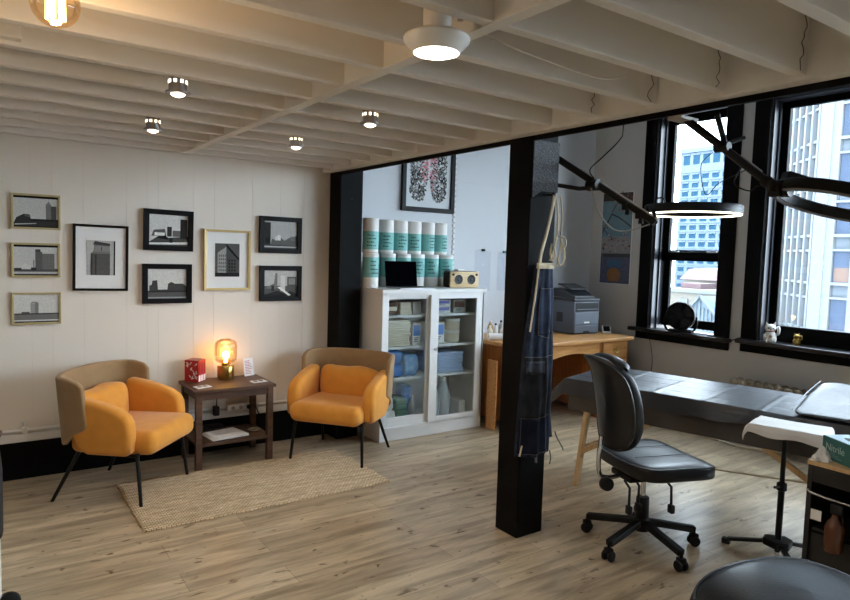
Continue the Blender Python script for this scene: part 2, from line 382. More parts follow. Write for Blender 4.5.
# window wall with openings
wins = {1: (3.355, 4.08, .845, 3.02), 2: (1.65, 2.96, .86, 2.965), 3: (-2.3, 1.33, .86, 2.965)}  # third window is out of view, added to bring in more daylight
mb = MB()
ys = [YB]+sorted([v for w in wins.values() for v in w[:2]])+[WY]
for a, b in zip(ys[::2], ys[1::2]): mb.box(WX, a, 0, WX+.28, b, ZH)
for (y0, y1, z0, z1) in wins.values():
    mb.box(WX, y0, 0, WX+.28, y1, z0); mb.box(WX, y0, z1, WX+.28, y1, ZH)
struct(mb.build('wall_window', P('warm_white_paint', (200, 195, 188), .6, var=.02, vscale=2)))
def window(n, y0, y1, z0, z1, rail):
    g = .14; fx = WX+.13
    mb = MB()
    # casing boards on the wall
    mb.box(WX-.03, y0-g, z0-.10, WX, y0, z1+.16); mb.box(WX-.03, y1, z0-.10, WX, y1+g, z1+.16)
    mb.box(WX-.034, y0-g-.01, z1, WX, y1+g+.01, z1+.17)
    w = struct(mb.build('window_%d' % n, M['blackp'], bevel=.004))
    MB().box(WX-.032, y0-g, z0-.10, WX-.001, y1+g, z0-.022).build('apron_board', M['blackp'], w, bevel=.004)
    MB().box(WX-.085, y0-g-.02, z0-.025, WX+.15, y1+g+(.06 if n == 1 else .02), z0+.012, r=.006).build('window_sill', P('satin_black_sill', (22, 23, 26), .28, var=.1), w)
    mb = MB().box(WX, y0, z0, WX+.27, y0+.02, z1).box(WX, y1-.02, z0, WX+.27, y1, z1).box(WX, y0, z1-.02, WX+.27, y1, z1)
    mb.box(WX+.07, y1-.035, z0, WX+.085, y1-.018, z1).box(WX+.07, y0+.018, z0, WX+.085, y0+.035, z1)
    mb.build('jamb', P('grey_black_jamb', (44, 46, 54), .35, var=.1), w)
    s = .085
    if rail:
        za, zb = z0+.06, z1-.03
        parts = [(fx, rail-.055, zb), (fx+.045, za-.02, rail+.055)]
        for k, (xx, a, b) in enumerate(parts):
            mb = MB().box(xx, y0+.02, a, xx+.04, y0+.02+s-.02, b).box(xx, y1-.02-s+.02, a, xx+.04, y1-.02, b)
            mb.box(xx, y0+.02, a, xx+.04, y1-.02, a+.085).box(xx, y0+.02, b-.085 if k == 0 else b-.11, xx+.04, y1-.02, b)
            sa = mb.build('sash', M['blackp'], w, bevel=.003)
            MB().box(xx+.018, y0+.08, a+.05, xx+.022, y1-.08, b-.05).build('pane', M['pane'], sa)
        mb = MB()
        for yy in (y0+.16, y1-.16): mb.box(fx-.02, yy-.05, rail+.03, fx+.005, yy+.05, rail+.042, r=.003)
        mb.build('sash_lift', M['steel'], w)
    else:
        mb = MB().box(fx, y0+.02, z0, fx+.04, y0+.02+s-.02, z1-.02).box(fx, y1-s, z0, fx+.04, y1-.02, z1-.02)
        mb.box(fx, y0+.02, z0, fx+.04, y1-.02, z0+.15).box(fx, y0+.02, z1-.075, fx+.04, y1-.02, z1)
        sa = mb.build('sash', M['blackp'], w, bevel=.003)
        MB().box(fx+.018, y0+.07, z0+.12, fx+.022, y1-.06, z1-.05).build('pane', M['pane'], sa)
window(1, *wins[1], 1.605); window(2, *wins[2], None); window(3, *wins[3], None)

# ------------------------------------------------------------------ joisted ceiling
ce = struct(MB().box(XL-.1, YB-.1, ZC, 2.46, WY+.1, ZC+.06).build('ceiling', M['ceil']))
JY = [4.73-.2985*k for k in range(25)]
jm = None
for k, y in enumerate(JY):
    if y < YB+.05: continue
    if jm is None:
        jm = MB().box(XL, -.022, 2.2, 2.362, .022, ZC+.005).build('joist', M['ceil'], ce, bevel=.003); jm.location = (0, y, 0)
        bm_ = MB().box(1.200, .022, 2.2, 1.240, .2765, ZC+.005).build('blocking', M['ceil'], ce); bm_.location = (0, y-.2985, 0)
    else:
        c = jm.copy(); COL.objects.link(c); c.parent = ce; c.location = (0, y, 0)
        if y > YB+.35:
            c = bm_.copy(); COL.objects.link(c); c.parent = ce; c.location = (0, y-.2985, 0)
MB().box(1.196, YB, 2.196, 1.244, 4.70, 2.2025).build('nailing_strip', M['ceil'], ce)
MB().box(2.35, YB, 2.183, 2.4175, WY, ZC+.005).build('rim_joist', M['ceil'], ce, bevel=.003)
MB().box(XL, 2.572, 2.215, .14, 2.617, 2.36, r=.004).build('splice_plate', M['ceil'], ce)
mk = P('dark_crack', (84, 74, 64), .9)
for k, y in enumerate(JY[9:16]):
    xx = 2.30; pts = [(xx+random.uniform(-.02, .02)+.02*j/12, y-.025, 2.205+.22*j/12) for j in range(13)]
    MB().tube(pts, .0015, 5).build('gap', mk, ce)
cab = MB().tube(catmull([(1.23, 1.665, 2.29), (1.42, 1.665, 2.255), (1.66, 1.672, 2.235), (1.92, 1.674, 2.225), (2.06, 1.676, 2.25), (2.10, 1.678, 2.28)]), .004, 6).build('ceiling_cable', M['ceil'], smooth=60)
tag(cab, 'thin white cable stapled to a ceiling joist near the round ceiling lamp', 'cable')
# black beam and posts
struct(MB().box(2.4175, YB, 2.159, 2.436, WY-.02, 2.45).build('trim_4', M['blackp']))
po = thing('timber_post', 'square black post against the white wall beside the glass cabinet', 'post', (2.515, 4.785, 0))
MB().box(-.102, -.10, 0, .102, .095, 2.39).build('shaft', M['blackp'], po, bevel=.006)
MB().lathe([(0, 0), (.007, 0), (.007, .002), (0, .002)], 12, T=Matrix.Translation((.0, -.102, 1.97)) @ Matrix.Rotation(PI/2, 4, 'X')).build('bolt_head', M['blackmetal'], po)
po = thing('timber_post', 'thick square black column standing free in the middle of the room', 'post', (2.511, 2.605, 0))
MB().box(-.098, -.088, 0, .098, .088, 2.39).build('shaft', M['blackp'], po, bevel=.007)
mb = MB().prism([(-.088, 1.86), (-.02, 1.90), (.1, 1.90), (.1, 2.165), (-.088, 2.165)], -.094, -.086, 'y')
mb.build('rough_face_plate', M['blackrough'], po)

# ------------------------------------------------------------------ ceiling lamps
def spot(x, y, label):
    t = thing('ceiling_spot', label, 'ceiling lamp', (x, y, 2.16), 0, 'silver ceiling spots')
    MB().lathe([(.036, .012), (.036, .075), (.03, .078), (0, .078)], 24).build('housing', M['steel'], t, smooth=40)
    MB().lathe([(.024, .078), (.024, ZC-2.16)], 16).build('stem', M['steel'], t, smooth=40)
    MB().lathe([(.033, .012), (.048, .010), (.048, .002), (.030, .0)], 28).build('flange', M['steel'], t, smooth=40)
    mb = MB()
    for k in range(9):
        a = 2*PI*k/9
        T = Matrix.Rotation(a, 4, 'Z') @ Matrix.Translation((.0362, 0, .048))
        mb.box(-.0005, -.006, -.007, .0012, .006, .007, T=T)
    mb.build('vent_slots', M['slotglow'], t)
    MB().lathe([(0, -.012), (.012, -.010), (.024, -.004), (.029, .004), (.030, .012)], 20).build('lens', M['spotglow'], t, smooth=60)
    light('spot_light', 'SPOT', 10.5, (1, .90, .78), (0, 0, -.03), t, .03, (0, 0, 0), math.radians(150), .8)
    return t
spot(.684, 2.771, 'silver ceiling spot above the framed pictures, larger one of the left pair')
spot(.794, 3.734, 'silver ceiling spot closest to the upper left black framed picture')
spot(1.596, 3.694, 'small silver ceiling spot in front of the black post by the wall')
spot(1.579, 2.773, 'silver ceiling spot in the joist bay nearest the big round lamp')
t = thing('ceiling_lamp', 'round white LED ceiling lamp hanging where joists cross', 'ceiling lamp', (1.068, 1.512, 2.108))
MB().lathe([(.064, .0), (.092, .030), (.094, .040), (.088, .047), (.05, .052), (0, .053)], 40).build('shade', M['white'], t, smooth=50)
MB().lathe([(0, -.006), (.045, -.005), (.064, .001)], 36).build('diffuser', M['disc'], t, smooth=60)
mb = MB().lathe([(.03, .052), (.04, .08), (.04, .15), (.055, .16), (.055, .20), (.014, .21), (.014, ZC-2.10)], 16)
mb.build('junction_box', M['ceil'], t, smooth=30)
mb = MB().tube(catmull([(.05, .0, .11), (.075, .01, .15), (.04, .02, .19), (.06, .03, .25), (.05, .03, .33)]), .006, 6).tube(catmull([(-.03, .02, .13), (.0, .05, .17), (.07, .03, .2), (.09, .0, .12), (.06, -.01, .1)]), .004, 6)
mb.build('wiring', M['ceil'], t, smooth=60)
light('disc_light', 'SPOT', 24, (1, .94, .86), (0, 0, -.02), t, .06, (0, 0, 0), math.radians(165), .6)
t = thing('pendant_bulb', 'glowing globe filament bulb hanging under the ceiling by the picture wall', 'bulb', (.165, 1.80, 2.055))
def sphere_prof(R, n=16, z0=0, cut=.28):
    return [(R*math.sin(a), z0-R*math.cos(a)) for a in [PI*(1-cut*.35)*k/n for k in range(n+1)]]
MB().lathe(sphere_prof(.054, 18, .056), 28).build('glass_globe', M['bulbglass'], t, smooth=180)
mb = MB()
for k in range(7):
    a = 2*PI*k/7; mb.tube([(.019*math.cos(a), .019*math.sin(a), .02), (.017*math.cos(a), .017*math.sin(a), .095)], .0042, 6)
mb.build('filament', M['filament'], t, smooth=60)
MB().lathe([(.02, .115), (.022, .125), (.022, .20), (.012, .21), (.012, ZC-2.055)], 16).build('socket', M['black'], t, smooth=40)
light('bulb_light', 'POINT', 4, (1, .70, .40), (0, 0, -.03), t, .03)

# ------------------------------------------------------------------ armchairs
def armchair(label, loc, rz):
    t = thing('armchair', label, 'armchair', loc, rz, 'orange and taupe armchairs')
    # local: front is -y
    def shell_path(u):
        # U shaped plan: right wing -> back -> left wing; superellipse-like
        a = -.03*PI+u*1.06*PI
        cx, sy = math.cos(a), math.sin(a)
        e = .66
        X = .345*math.copysign(abs(cx)**e, cx); Y = .055+.195*math.copysign(abs(sy)**e, sy)
        return X, Y
    def shell(u, v):
        X, Y = shell_path(u)
        end = min(u, 1-u)
        zb = .345+.015*math.sin(u*PI); zt = .775-.012*abs(math.cos(u*PI))
        if end < .22:
            k = 1-end/.22; zt -= .05*k**8; zb += .13*k**1.5
        z = zb+(zt-zb)*v
        f = 1.0+.045*(v-.5)
        return Vector((X*f, Y*f+.02*(v-.3), z))
    MB().grid(shell, 40, 10).build('back_shell', M['taupe'], t, smooth=180, solid=.036, bevel=.012, bseg=3)
    # seat
    mb = MB().box(-.275, -.355, .305, .275, .18, .445, r=.055, seg=5)
    for v in mb.bm.verts:
        if v.co.z > .40: v.co.z += .018*max(0, 1-(v.co.x/.3)**2)*max(0, 1-((v.co.y+.08)/.33)**2)
        if v.co.y > 0: v.co.z -= .02*(v.co.y/.235)
    mb.build('seat_cushion', M['orange'], t, smooth=180)
    for s in (-1, 1):
        prof = [(.02, .315), (-.225, .315), (-.245, .34), (-.252, .44), (-.245, .51), (-.22, .555), (-.165, .588), (-.08, .615), (.03, .64), (.14, .655), (.15, .56), (.13, .44), (.08, .35)]
        mb = MB().prism(prof, s*.252, s*.347, 'x')
        mb.build('armrest', M['orange'], t, smooth=180, bevel=.036, bseg=5)
    def pil(u, v):
        th = 2*PI*u; ph = (v-.5)*PI
        ex = lambda c, e: math.copysign(abs(c)**e, c)
        x = .250*ex(math.cos(ph), .26)*ex(math.cos(th), .7); yy = .075*ex(math.cos(ph), .8)*ex(math.sin(th), .9); z = .125*ex(math.sin(ph), .5)
        pl = .007*math.sin(26*x)*max(0, (z+.03)/.12)
        return Vector((x, .14+yy+pl-.20*(z-.02)*-.5, .525+z+.006*math.sin(22*x)))
    MB().grid(pil, 44, 22, wrapu=True).build('back_cushion', M['orange'], t, smooth=180)
    for sx in (-1, 1):
        MB().tube([(sx*.262, -.25, .32), (sx*.284, -.288, 0)], .0125, 12, r2=.010).build('leg', M['blackmetal'], t, smooth=50)
        MB().tube([(sx*.225, .11, .355), (sx*.285, .278, 0)], .0125, 12, r2=.010).build('leg', M['blackmetal'], t, smooth=50)
    MB().tube([(-.25, -.24, .298), (.25, -.24, .298), (.215, .11, .31), (-.215, .11, .31)], .011, 8, closed=True).build('under_frame', M['blackmetal'], t, smooth=50)
    return t
armchair('orange armchair with taupe back left of the walnut side table', (.75, 4.377, 0), math.atan2(.75, .66)+0.0)
armchair('orange armchair with taupe back between the side table and white cabinet', (2.283, 4.332, 0), -math.atan2(.78, .63))

# ------------------------------------------------------------------ rug
def rugf(u, v):
    x = .72+1.555*u; y = 3.612+.82*v
    return Vector((x-1.5+.004*math.sin(v*31), y-4.02+.004*math.sin(u*47), .0066+.0008*math.sin(u*60)*math.sin(v*40)))
rg = MB().grid(rugf, 60, 30).build('jute_rug', M['rug'], smooth=60, solid=.010, loc=(1.5, 4.02, 0))
rg.modifiers['solid'].offset = 0
tag(rg, 'flat rectangular braided jute rug on the floor before the armchairs', 'rug')

# ------------------------------------------------------------------ side table and what stands on it
t = thing('side_table', 'dark walnut side table with lower shelf between the two armchairs', 'side table', (1.503, 4.648, 0))
TZ = .568
MB().box(-.30, -.225, TZ-.022, .285, .195, TZ).build('tabletop', M['walnut'], t, bevel=.003)
for sx, sy in ((-1, -1), (1, -1), (1, 1), (-1, 1)):
    x0 = sx*.255-.005; y0 = -.185 if sy < 0 else .165
    MB().box(x0-.021, y0-.021, 0, x0+.021, y0+.021, TZ-.022).build('leg', M['walnut'], t, bevel=.002)
for nm, b in (('apron_rail', (-.24, -.2, TZ-.075, .23, -.185, TZ-.022)), ('apron_rail', (-.24, .17, TZ-.075, .23, .185, TZ-.022)), ('apron_rail', (-.275, -.17, TZ-.075, -.262, .15, TZ-.022)), ('apron_rail', (.252, -.17, TZ-.075, .265, .15, TZ-.022))):
    MB().box(*b).build(nm, M['walnut'], t, bevel=.002)
MB().box(-.27, -.20, .165, .26, .185, .185).build('shelf', M['walnut'], t, bevel=.002)
# books
for k in range(3):
    o = thing('book', ['red book leaning closest to the brass lamp, spine outward', 'middle one of the three upright red books on the side table', 'red patterned book with its front cover facing the left armchair'][k], 'book', (1.295, 4.775, TZ), math.radians(42), 'red books on the side table')
    x0 = .062-.031*k
    MB().box(x0-.026, -.05, .002, x0+.001, .055, .155).build('pages', M['paper'], o)
    mb = MB().box(x0-.028, -.053, 0, x0-.0255, .057, .158).box(x0+.0005, -.053, 0, x0+.003, .057, .158).box(x0-.028, -.055, 0, x0+.003, -.0515, .158)
    mb.m(1).box(x0-.024, -.0562, .004, x0-.001, -.0552, .048).m(2).box(x0-.018, -.0562, .06, x0-.008, -.0552, .14)
    if k == 2:
        for q in range(16):
            yy = random.uniform(-.04, .045); zz = random.uniform(.02, .14); a = random.uniform(0, PI)
            T = Matrix.Translation((x0-.0284, yy, zz)) @ Matrix.Rotation(a, 4, 'X')
            mb.m(1).box(-.0006, -.012, -.003, .0002, .012, .003, T=T)
    mb.build('cover', [M['red'], M['paper'], P('dark_red_print', (120, 20, 26), .5)], o)
# table lamp
t = thing('table_lamp', 'small brass table lamp with glowing ribbed amber glass shade', 'lamp', (1.525, 4.765, TZ))
MB().lathe([(0, 0), (.058, 0), (.06, .003), (.06, .098), (.057, .102), (0, .102)], 40).build('base', M['brass'], t, smooth=40)
MB().lathe([(.03, .102), (.03, .122), (.045, .124)], 24).build('collar', M['brass'], t, smooth=40)
MB().lathe([(.040, .122), (.060, .128), (.076, .142), (.080, .168), (.080, .245), (.076, .272), (.060, .288), (.040, .294)], 96, rib=.012, nrib=32).build('glass_shade', M['amber'], t, smooth=180)
MB().lathe([(.034, .292), (.04, .294), (.04, .298), (.030, .298)], 30).build('rim', M['brass'], t, smooth=40)
MB().lathe([(.012, .122), (.012, .150), (.018, .155), (.026, .175), (.024, .195), (.012, .207), (0, .209)], 20).build('bulb', M['warmbulb'], t, smooth=60)
light('lamp_light', 'POINT', 3.2, (1, .55, .20), (0, 0, .185), t, .03)
# card stand, coasters
t = thing('card', 'small upright cream card with printed lines right of the brass lamp', 'card', (1.72, 4.80, TZ), math.radians(18))
T = Matrix.Rotation(math.radians(-10), 4, 'X')
MB().box(-.045, -.002, 0, .045, .002, .135, T=T).build('panel', M['paper'], t)
mb = MB()
for k in range(9): mb.box(-.034, -.0028, .016+.012*k, random.uniform(.008, .034), -.002, .021+.012*k, T=T)
mb.build('print', M['pinkish'], t)
MB().box(-.047, .0, 0, .047, .04, .006).build('stand', M['acryl'], t)
for k, (x, y, a, lb) in enumerate(((1.29, 4.535, .25, 'flat white card with dark circles in front of the red books'), (1.70, 4.55, .1, 'flat white card with dark circles near the table corner by the right armchair'))):
    o = thing('coaster', lb, 'card', (x, y, TZ), a, 'flat cards on the side table')
    MB().box(-.055, -.035, 0, .055, .035, .006, r=.002).build('base', M['paper'], o)
    mb = MB()
    for q in (-.024, .018): mb.lathe([(0, .0075), (.018, .0075), (.018, .0061)], 18, (q, 0, 0))
    mb.build('mark', P('dark_brown_ink', (52, 34, 30), .5), o)
# lower shelf
t = thing('paper_stack', 'stack of white papers on the lower shelf of the side table', 'papers', (1.47, 4.60, .185), .12)
for k in range(4):
    MB().box(-.13+.006*k, -.10-.004*k, .004*k, .14-.004*k, .11, .004*k+.0036).build('sheet', M['paper'], t, rz=.03*k)
pts = []
for k in range(60):
    a = k*.55; pts.append((1.42+.075*math.cos(a)*(1+.2*math.sin(k)), 4.775+.03*math.sin(a*1.3), .194+.03*abs(math.sin(k*.9))))
tag(MB().tube(catmull(pts, 3), .004, 6).build('charging_cable', M['black'], smooth=60), 'tangled black cable behind the papers on the lower shelf', 'cable')
t = thing('coaster', 'round dark coaster with pale rings on the lower shelf right of the papers', 'coaster', (1.70, 4.63, .185))
MB().lathe([(0, 0), (.05, 0), (.05, .007), (0, .007)], 30).build('disc', M['walnut'], t)
mb = MB()
for r in (.022, .034, .045): mb.tube([(r*math.cos(a), r*math.sin(a), .0075) for a in [2*PI*k/28 for k in range(28)]], .0013, 5, closed=True)
mb.build('rings', M['cream'], t)
t = thing('power_strip', 'white power strip with a plugged cable on the wall behind the side table', 'power strip', (1.66, WY-.042, .3245))
MB().box(-.105, -.045, -.024, .105, .0, .024, r=.008).build('body', M['white'], t)
mb = MB()
for q in (-.06, 0): MB().lathe([(0, 0), (.015, 0), (.015, .002), (0, .002)], 16, T=Matrix.Translation((q, -.045, 0)) @ Matrix.Rotation(PI/2, 4, 'X')).build('socket', M['greybox'], t)
MB().box(.045, -.075, -.014, .075, -.045, .014, r=.005).build('plug', M['black'], t)
tag(MB().tube(catmull([(1.715, 4.79, .345), (1.76, 4.78, .33), (1.80, 4.80, .25), (1.83, 4.83, .12), (1.84, 4.84, .02)]), .004, 6)  .build('extension_cable', M['black'], smooth=60), 'black cord dropping from the power strip to the floor', 'cable')
t = thing('power_adapter', 'black plug hanging from a cable behind the side table', 'plug', (1.475, WY-.075, .315))
MB().box(-.02, -.02, -.035, .02, .03, .035, r=.005).build('body', M['black'], t)
MB().tube(catmull([(0, 0, .035), (.0, -.01, .1), (-.02, -.02, .18), (-.02, -.03, .235)]), .0035, 6).build('cable', M['black'], t, smooth=60)

# ------------------------------------------------------------------ framed pictures
def frame_ring(mb, w, h, tk, d0, d1):
    bm = mb.bm; n0 = len(bm.faces)
    O = [(-w/2, -h/2), (w/2, -h/2), (w/2, h/2), (-w/2, h/2)]; I = [(-w/2+tk, -h/2+tk), (w/2-tk, -h/2+tk), (w/2-tk, h/2-tk), (-w/2+tk, h/2-tk)]
    ob = [bm.verts.new((p[0], -d0, p[1])) for p in O]; of = [bm.verts.new((p[0], -d1, p[1])) for p in O]
    ib = [bm.verts.new((p[0], -d0, p[1])) for p in I]; jf = [bm.verts.new((p[0], -d1*.93, p[1])) for p in I]
    for i in range(4):
        j = (i+1) % 4
        for f in ((ob[i], ob[j], of[j], of[i]), (of[i], of[j], jf[j], jf[i]), (jf[i], jf[j], ib[j], ib[i]), (ib[i], ib[j], ob[j], ob[i])): bm.faces.new(f)
    mb._n(n0); return mb
def picture(label, x0, x1, z0, z1, tk, depth, fm, mount, prw, prh, sky, polys, rot=0., group=None, wall='back', matmount=None):
    w, h = x1-x0, z1-z0
    if wall == 'back': t = thing('framed_picture', label, 'picture', ((x0+x1)/2, WY-.013, (z0+z1)/2), 0, group)
    t.rotation_euler = (0, rot, 0)
    frame_ring(MB(), w, h, tk, 0, depth).build('frame', fm, t, bevel=.0015)
    dm = depth*.45
    if mount: MB().box(-w/2+tk*.9, -dm, -h/2+tk*.9, w/2-tk*.9, -.001, h/2-tk*.9).build('mount', matmount or M['mat'], t); dp = dm+.001
    else: dp = dm
    gs = sorted({int(sky)}|{int(p[0]) for p in polys}); ix = {g: i for i, g in enumerate(gs)}
    mb = MB(); mb.m(ix[int(sky)]).box(-prw/2, -dp-.001, -prh/2, prw/2, -dp+.004 if mount else -.001, prh/2)
    for k, (g, pts) in enumerate(polys):
        mb.m(ix[int(g)]).poly([((u-.5)*prw, -dp-.0013-.00025*k, (v-.5)*prh) for u, v in pts])
    mb.build('print', [grey(g) for g in gs], t, recalc=False)
    return t
R_ = lambda g, x0, y0, x1, y1: (g, [(x0, y0), (x1, y0), (x1, y1), (x0, y1)])
GF, GO = M['goldflat'], 'pictures on the white gallery wall'
BF = P('black_frame_lacquer', (11, 10, 11), .45, var=.1, spec=.15)
def small_gold(label, x0, x1, z0, z1, sky, polys, top):
    picture(label, x0, x1, z0, z1, .013, .02, GF, False, x1-x0-.026, z1-z0-.026, sky, polys+([R_(30, 0, .93, 1, 1)] if top else [])+[R_(40, 0, 0, 1, .03)], 0, GO)
small_gold('slim gold frame with grain elevator photo, topmost of three in a column', .19, .463, 1.628, 1.853, 178, [(70, [(0, .12), (.06, .3), (.22, .42), (.36, .40), (.38, .26), (1, .22), (1, .03), (0, .03)]), (96, [(.22, .36), (.3, .42), (.36, .40), (.36, .30)]), R_(118, .72, .26, .84, .74), R_(88, .84, .26, .96, .70), (130, [(.72, .74), (.78, .86), (.84, .74)]), R_(60, .38, .2, 1, .27), (160, [(.02, .10), (.5, .14), (.5, .11), (.02, .06)])], True)
small_gold('slim gold frame with tall elevator block photo, middle of three in a column', .188, .459, 1.318, 1.54, 182, [R_(92, 0, .03, 1, .22), R_(100, .48, .2, .64, .78), R_(112, .64, .2, .92, .72), R_(84, .48, .78, .60, .86), (190, [(.17, .2), (.17, .3), (.25, .4), (.38, .3), (.38, .2)]), R_(76, .0, .16, .16, .24), R_(70, .38, .16, .5, .26), R_(170, 0, .05, 1, .12), R_(130, .43, .25, .46, .5)], True)
small_gold('slim gold frame with lone pale tower photo, lowest of three in a column', .185, .461, 1.012, 1.22, 190, [R_(118, 0, .03, 1, .32), R_(150, .36, .3, .46, .68), R_(128, .46, .3, .54, .70), (140, [(.36, .68), (.4, .74), (.5, .74), (.54, .7)]), R_(100, .16, .3, .34, .38), R_(88, 0, .28, 1, .33), R_(196, 0, .05, 1, .09)], False)
picture('large thin black frame with wide white mount and single elevator photo', .532, .872, 1.228, 1.675, .016, .028, BF, True, .175, .235, 168, [R_(96, .14, 0, .82, .62), (118, [(.14, .62), (.24, .7), (.26, .88), (.80, .86), (.82, .62)]), (80, [(.22, .88), (.28, .98), (.82, .92), (.82, .85)]), R_(132, .28, .68, .8, .84), R_(70, .30, .0, .34, .6), R_(74, .5, .7, .53, .82), R_(60, .95, 0, 1, 1), R_(82, .14, 0, .2, .62)], .012, GO)
def black_land(label, x0, x1, z0, z1, sky, polys, rot=0.):
    w, h = x1-x0, z1-z0
    picture(label, x0, x1, z0, z1, .036, .034, BF, False, w-.072, h-.072, sky, polys, rot, GO)
black_land('wide black frame with street and tower photo, above another left of the gold portrait', .972, 1.31, 1.512, 1.803, 192, [(84, [(0, .1), (.3, .36), (.5, .26), (1, .32), (1, .0), (0, 0)]), R_(60, .8, .25, .98, .88), R_(70, .46, .3, .58, .62), (100, [(.06, .3), (.12, .5), (.4, .54), (.44, .32)]), R_(206, .14, .32, .4, .42), R_(110, .6, .3, .8, .5), (210, [(.0, .02), (1, .06), (1, .14), (.0, .08)]), R_(48, .52, .1, .6, .26), (40, [(.18, .26), (.42, .34), (.5, .2), (.3, .22)])], .014)
black_land('wide black frame with low skyline photo, lower one left of the gold portrait', .963, 1.301, 1.134, 1.417, 186, [R_(96, 0, 0, 1, .26), (80, [(.04, .2), (.04, .44), (.1, .46), (.12, .6), (.24, .62), (.26, .3), (.5, .3), (.52, .5), (.6, .56), (.7, .5), (.9, .5), (1, .4), (1, .2)]), R_(60, 0, .22, 1, .26), R_(150, 0, 0, 1, .05)])
picture('gold portrait frame with white mount and dark photo of a tall building', 1.39, 1.741, 1.225, 1.68, .018, .03, M['gold'], True, .185, .25, 92, [(150, [(.1, .1), (.1, .72), (.45, .9), (.45, .1)]), (84, [(.45, .1), (.45, .9), (.96, .5), (.96, .1)]), (36, [(.42, .96), (.47, .98), (.98, .56), (.98, .48), (.5, .86)]), R_(52, 0, 0, 1, .12)]+[R_(96, .14+.08*a, .16+.11*b, .185+.08*a, .225+.11*b) for a in range(4) for b in range(5)]+[R_(52, .54+.11*a, .16+.1*b, .6+.11*a, .22+.1*b) for a in range(3) for b in range(4)], 0, GO)
black_land('wide black frame with misty street photo, upper one beside the black post', 1.813, 2.161, 1.515, 1.801, 170, [R_(60, 0, .1, .2, .95), R_(44, .04, .2, .17, .4), R_(80, 0, 0, 1, .14), (104, [(.2, .14), (.24, .36), (.36, .3), (.5, .4), (.62, .3), (.78, .42), (1, .5), (1, .12)]), R_(205, .4, .3, .5, .5), R_(200, .34, .3, .39, .44), R_(180, 0, .04, 1, .09), R_(120, .8, .3, .92, .46)], .004)
black_land('wide black frame with cluttered yard photo, lower one beside the black post', 1.818, 2.166, 1.137, 1.415, 176, [R_(96, 0, 0, 1, .4), (120, [(.0, .3), (.3, .5), (.34, .9), (.4, .9), (.4, .3)]), R_(196, .5, .2, .64, .8), R_(90, .7, .4, .98, .75), R_(136, .74, .45, .95, .7), (60, [(0, .06), (.4, .22), (.6, .12), (.8, .2), (1, .1), (1, 0), (0, 0)]), (220, [(.4, .34), (.48, .38), (.82, .04), (.74, .02)]), R_(70, .22, .2, .3, .42)])

# lung artwork
t = thing('framed_picture', 'black framed print of two lungs made of dark and pink leaves', 'picture', (3.405, WY-.006, 2.29))
frame_ring(MB(), .58, .73, .04, 0, .035).build('frame', BF, t, bevel=.002)
MB().box(-.265, -.014, -.34, .265, -.001, .34).build('mount', P('pale_grey_board', (214, 219, 222), .8, var=.01), t)
mb = MB()
def lobe(cx, sx):
    for k in range(620):
        for _ in range(80):
            u = random.uniform(-1, 1); v = random.uniform(-1, 1)
            px = cx+u*.098*(1-.12*max(0, v)); pz = -.03+v*.24
            if v < -.62 and (u*u+((v+.62)/.38)**2) > 1: continue
            if sx*px < .006+.05*max(0, -v-.05): continue
            break
        a = random.uniform(0, 2*PI); L = random.uniform(.009, .021); W = L*.40
        d = abs(px)*1.1+abs(pz-.04)*.5
        mi = random.choice([3, 3, 4, 2]) if d < random.uniform(.03, .15) else random.choice([0, 0, 1, 1, 2])
        y = -.0145-random.random()*.0012
        ca, sa = math.cos(a), math.sin(a)
        mb.m(mi).poly([(px+ca*p-sa*q, y, pz+sa*p+ca*q) for p, q in ((-L, 0), (-L*.3, -W), (L*.5, -W*.7), (L, 0), (L*.5, W*.7), (-L*.3, W))])
lobe(-.105, -1); lobe(.105, 1)
mb.build('print', [grey(44), grey(104), grey(150), P('rose_ink', (206, 112, 126), .8), P('pale_rose_ink', (222, 168, 172), .8)], t, recalc=False)

# poster on the window wall  (local: x runs toward the viewer's right = -Y)
t = thing('poster', 'tall narrow poster of blossom branches over a bay beside the window', 'poster', (WX-.004, 4.545, 1.77), -PI/2)
pal = [P('poster_sky', (92, 124, 138), .55, rgb2=(116, 144, 152), vscale=6), P('poster_dark', (52, 48, 46), .6, var=.2, vscale=40), P('poster_bloom', (170, 154, 146), .6, var=.1, vscale=40), P('poster_rust', (140, 92, 66), .6, var=.15, vscale=30), P('poster_haze', (140, 136, 134), .6, var=.05), P('poster_violet', (92, 92, 118), .6, rgb2=(60, 62, 84), vscale=25, stretch=(1, 1, 5)), P('poster_orange', (140, 92, 44), .6, var=.1, vscale=20), P('poster_blue', (62, 92, 124), .6, var=.1)]
MB().box(-.2, -.004, -.488, .2, .003, .488).build('sheet', M['paper'], t)
mb = MB()
def pr(m, x0, z0, x1, z1, k): mb.m(m).poly([(x0, -.0045-.0003*k, z0), (x1, -.0045-.0003*k, z0), (x1, -.0045-.0003*k, z1), (x0, -.0045-.0003*k, z1)])
pr(0, -.195, -.02, .195, .43, 0); pr(1, -.195, .40, .195, .483, 1); pr(4, -.195, -.17, .195, .02, 1); pr(5, -.195, -.483, .195, -.16, 1); pr(7, -.10, -.31, .09, -.23, 2); pr(1, -.16, -.20, .19, -.165, 3)
mb.m(6).poly([(-.07+.1*math.cos(a)*.9+.06, -.0056, -.39+.075*math.sin(a)) for a in [2*PI*k/18 for k in range(18)]])
pr(6, -.08, -.46, .06, -.39, 3); pr(3, -.02, -.44, .03, -.36, 5)
mb.m(1)
def branch(pts, r):
    for (a, b) in zip(pts, pts[1:]):
        dx, dz = b[0]-a[0], b[1]-a[1]; L = math.hypot(dx, dz); nx, nz = -dz/L*r, dx/L*r
        mb.poly([(a[0]+nx, -.0058, a[1]+nz), (a[0]-nx, -.0058, a[1]-nz), (b[0]-nx, -.0058, b[1]-nz), (b[0]+nx, -.0058, b[1]+nz)])
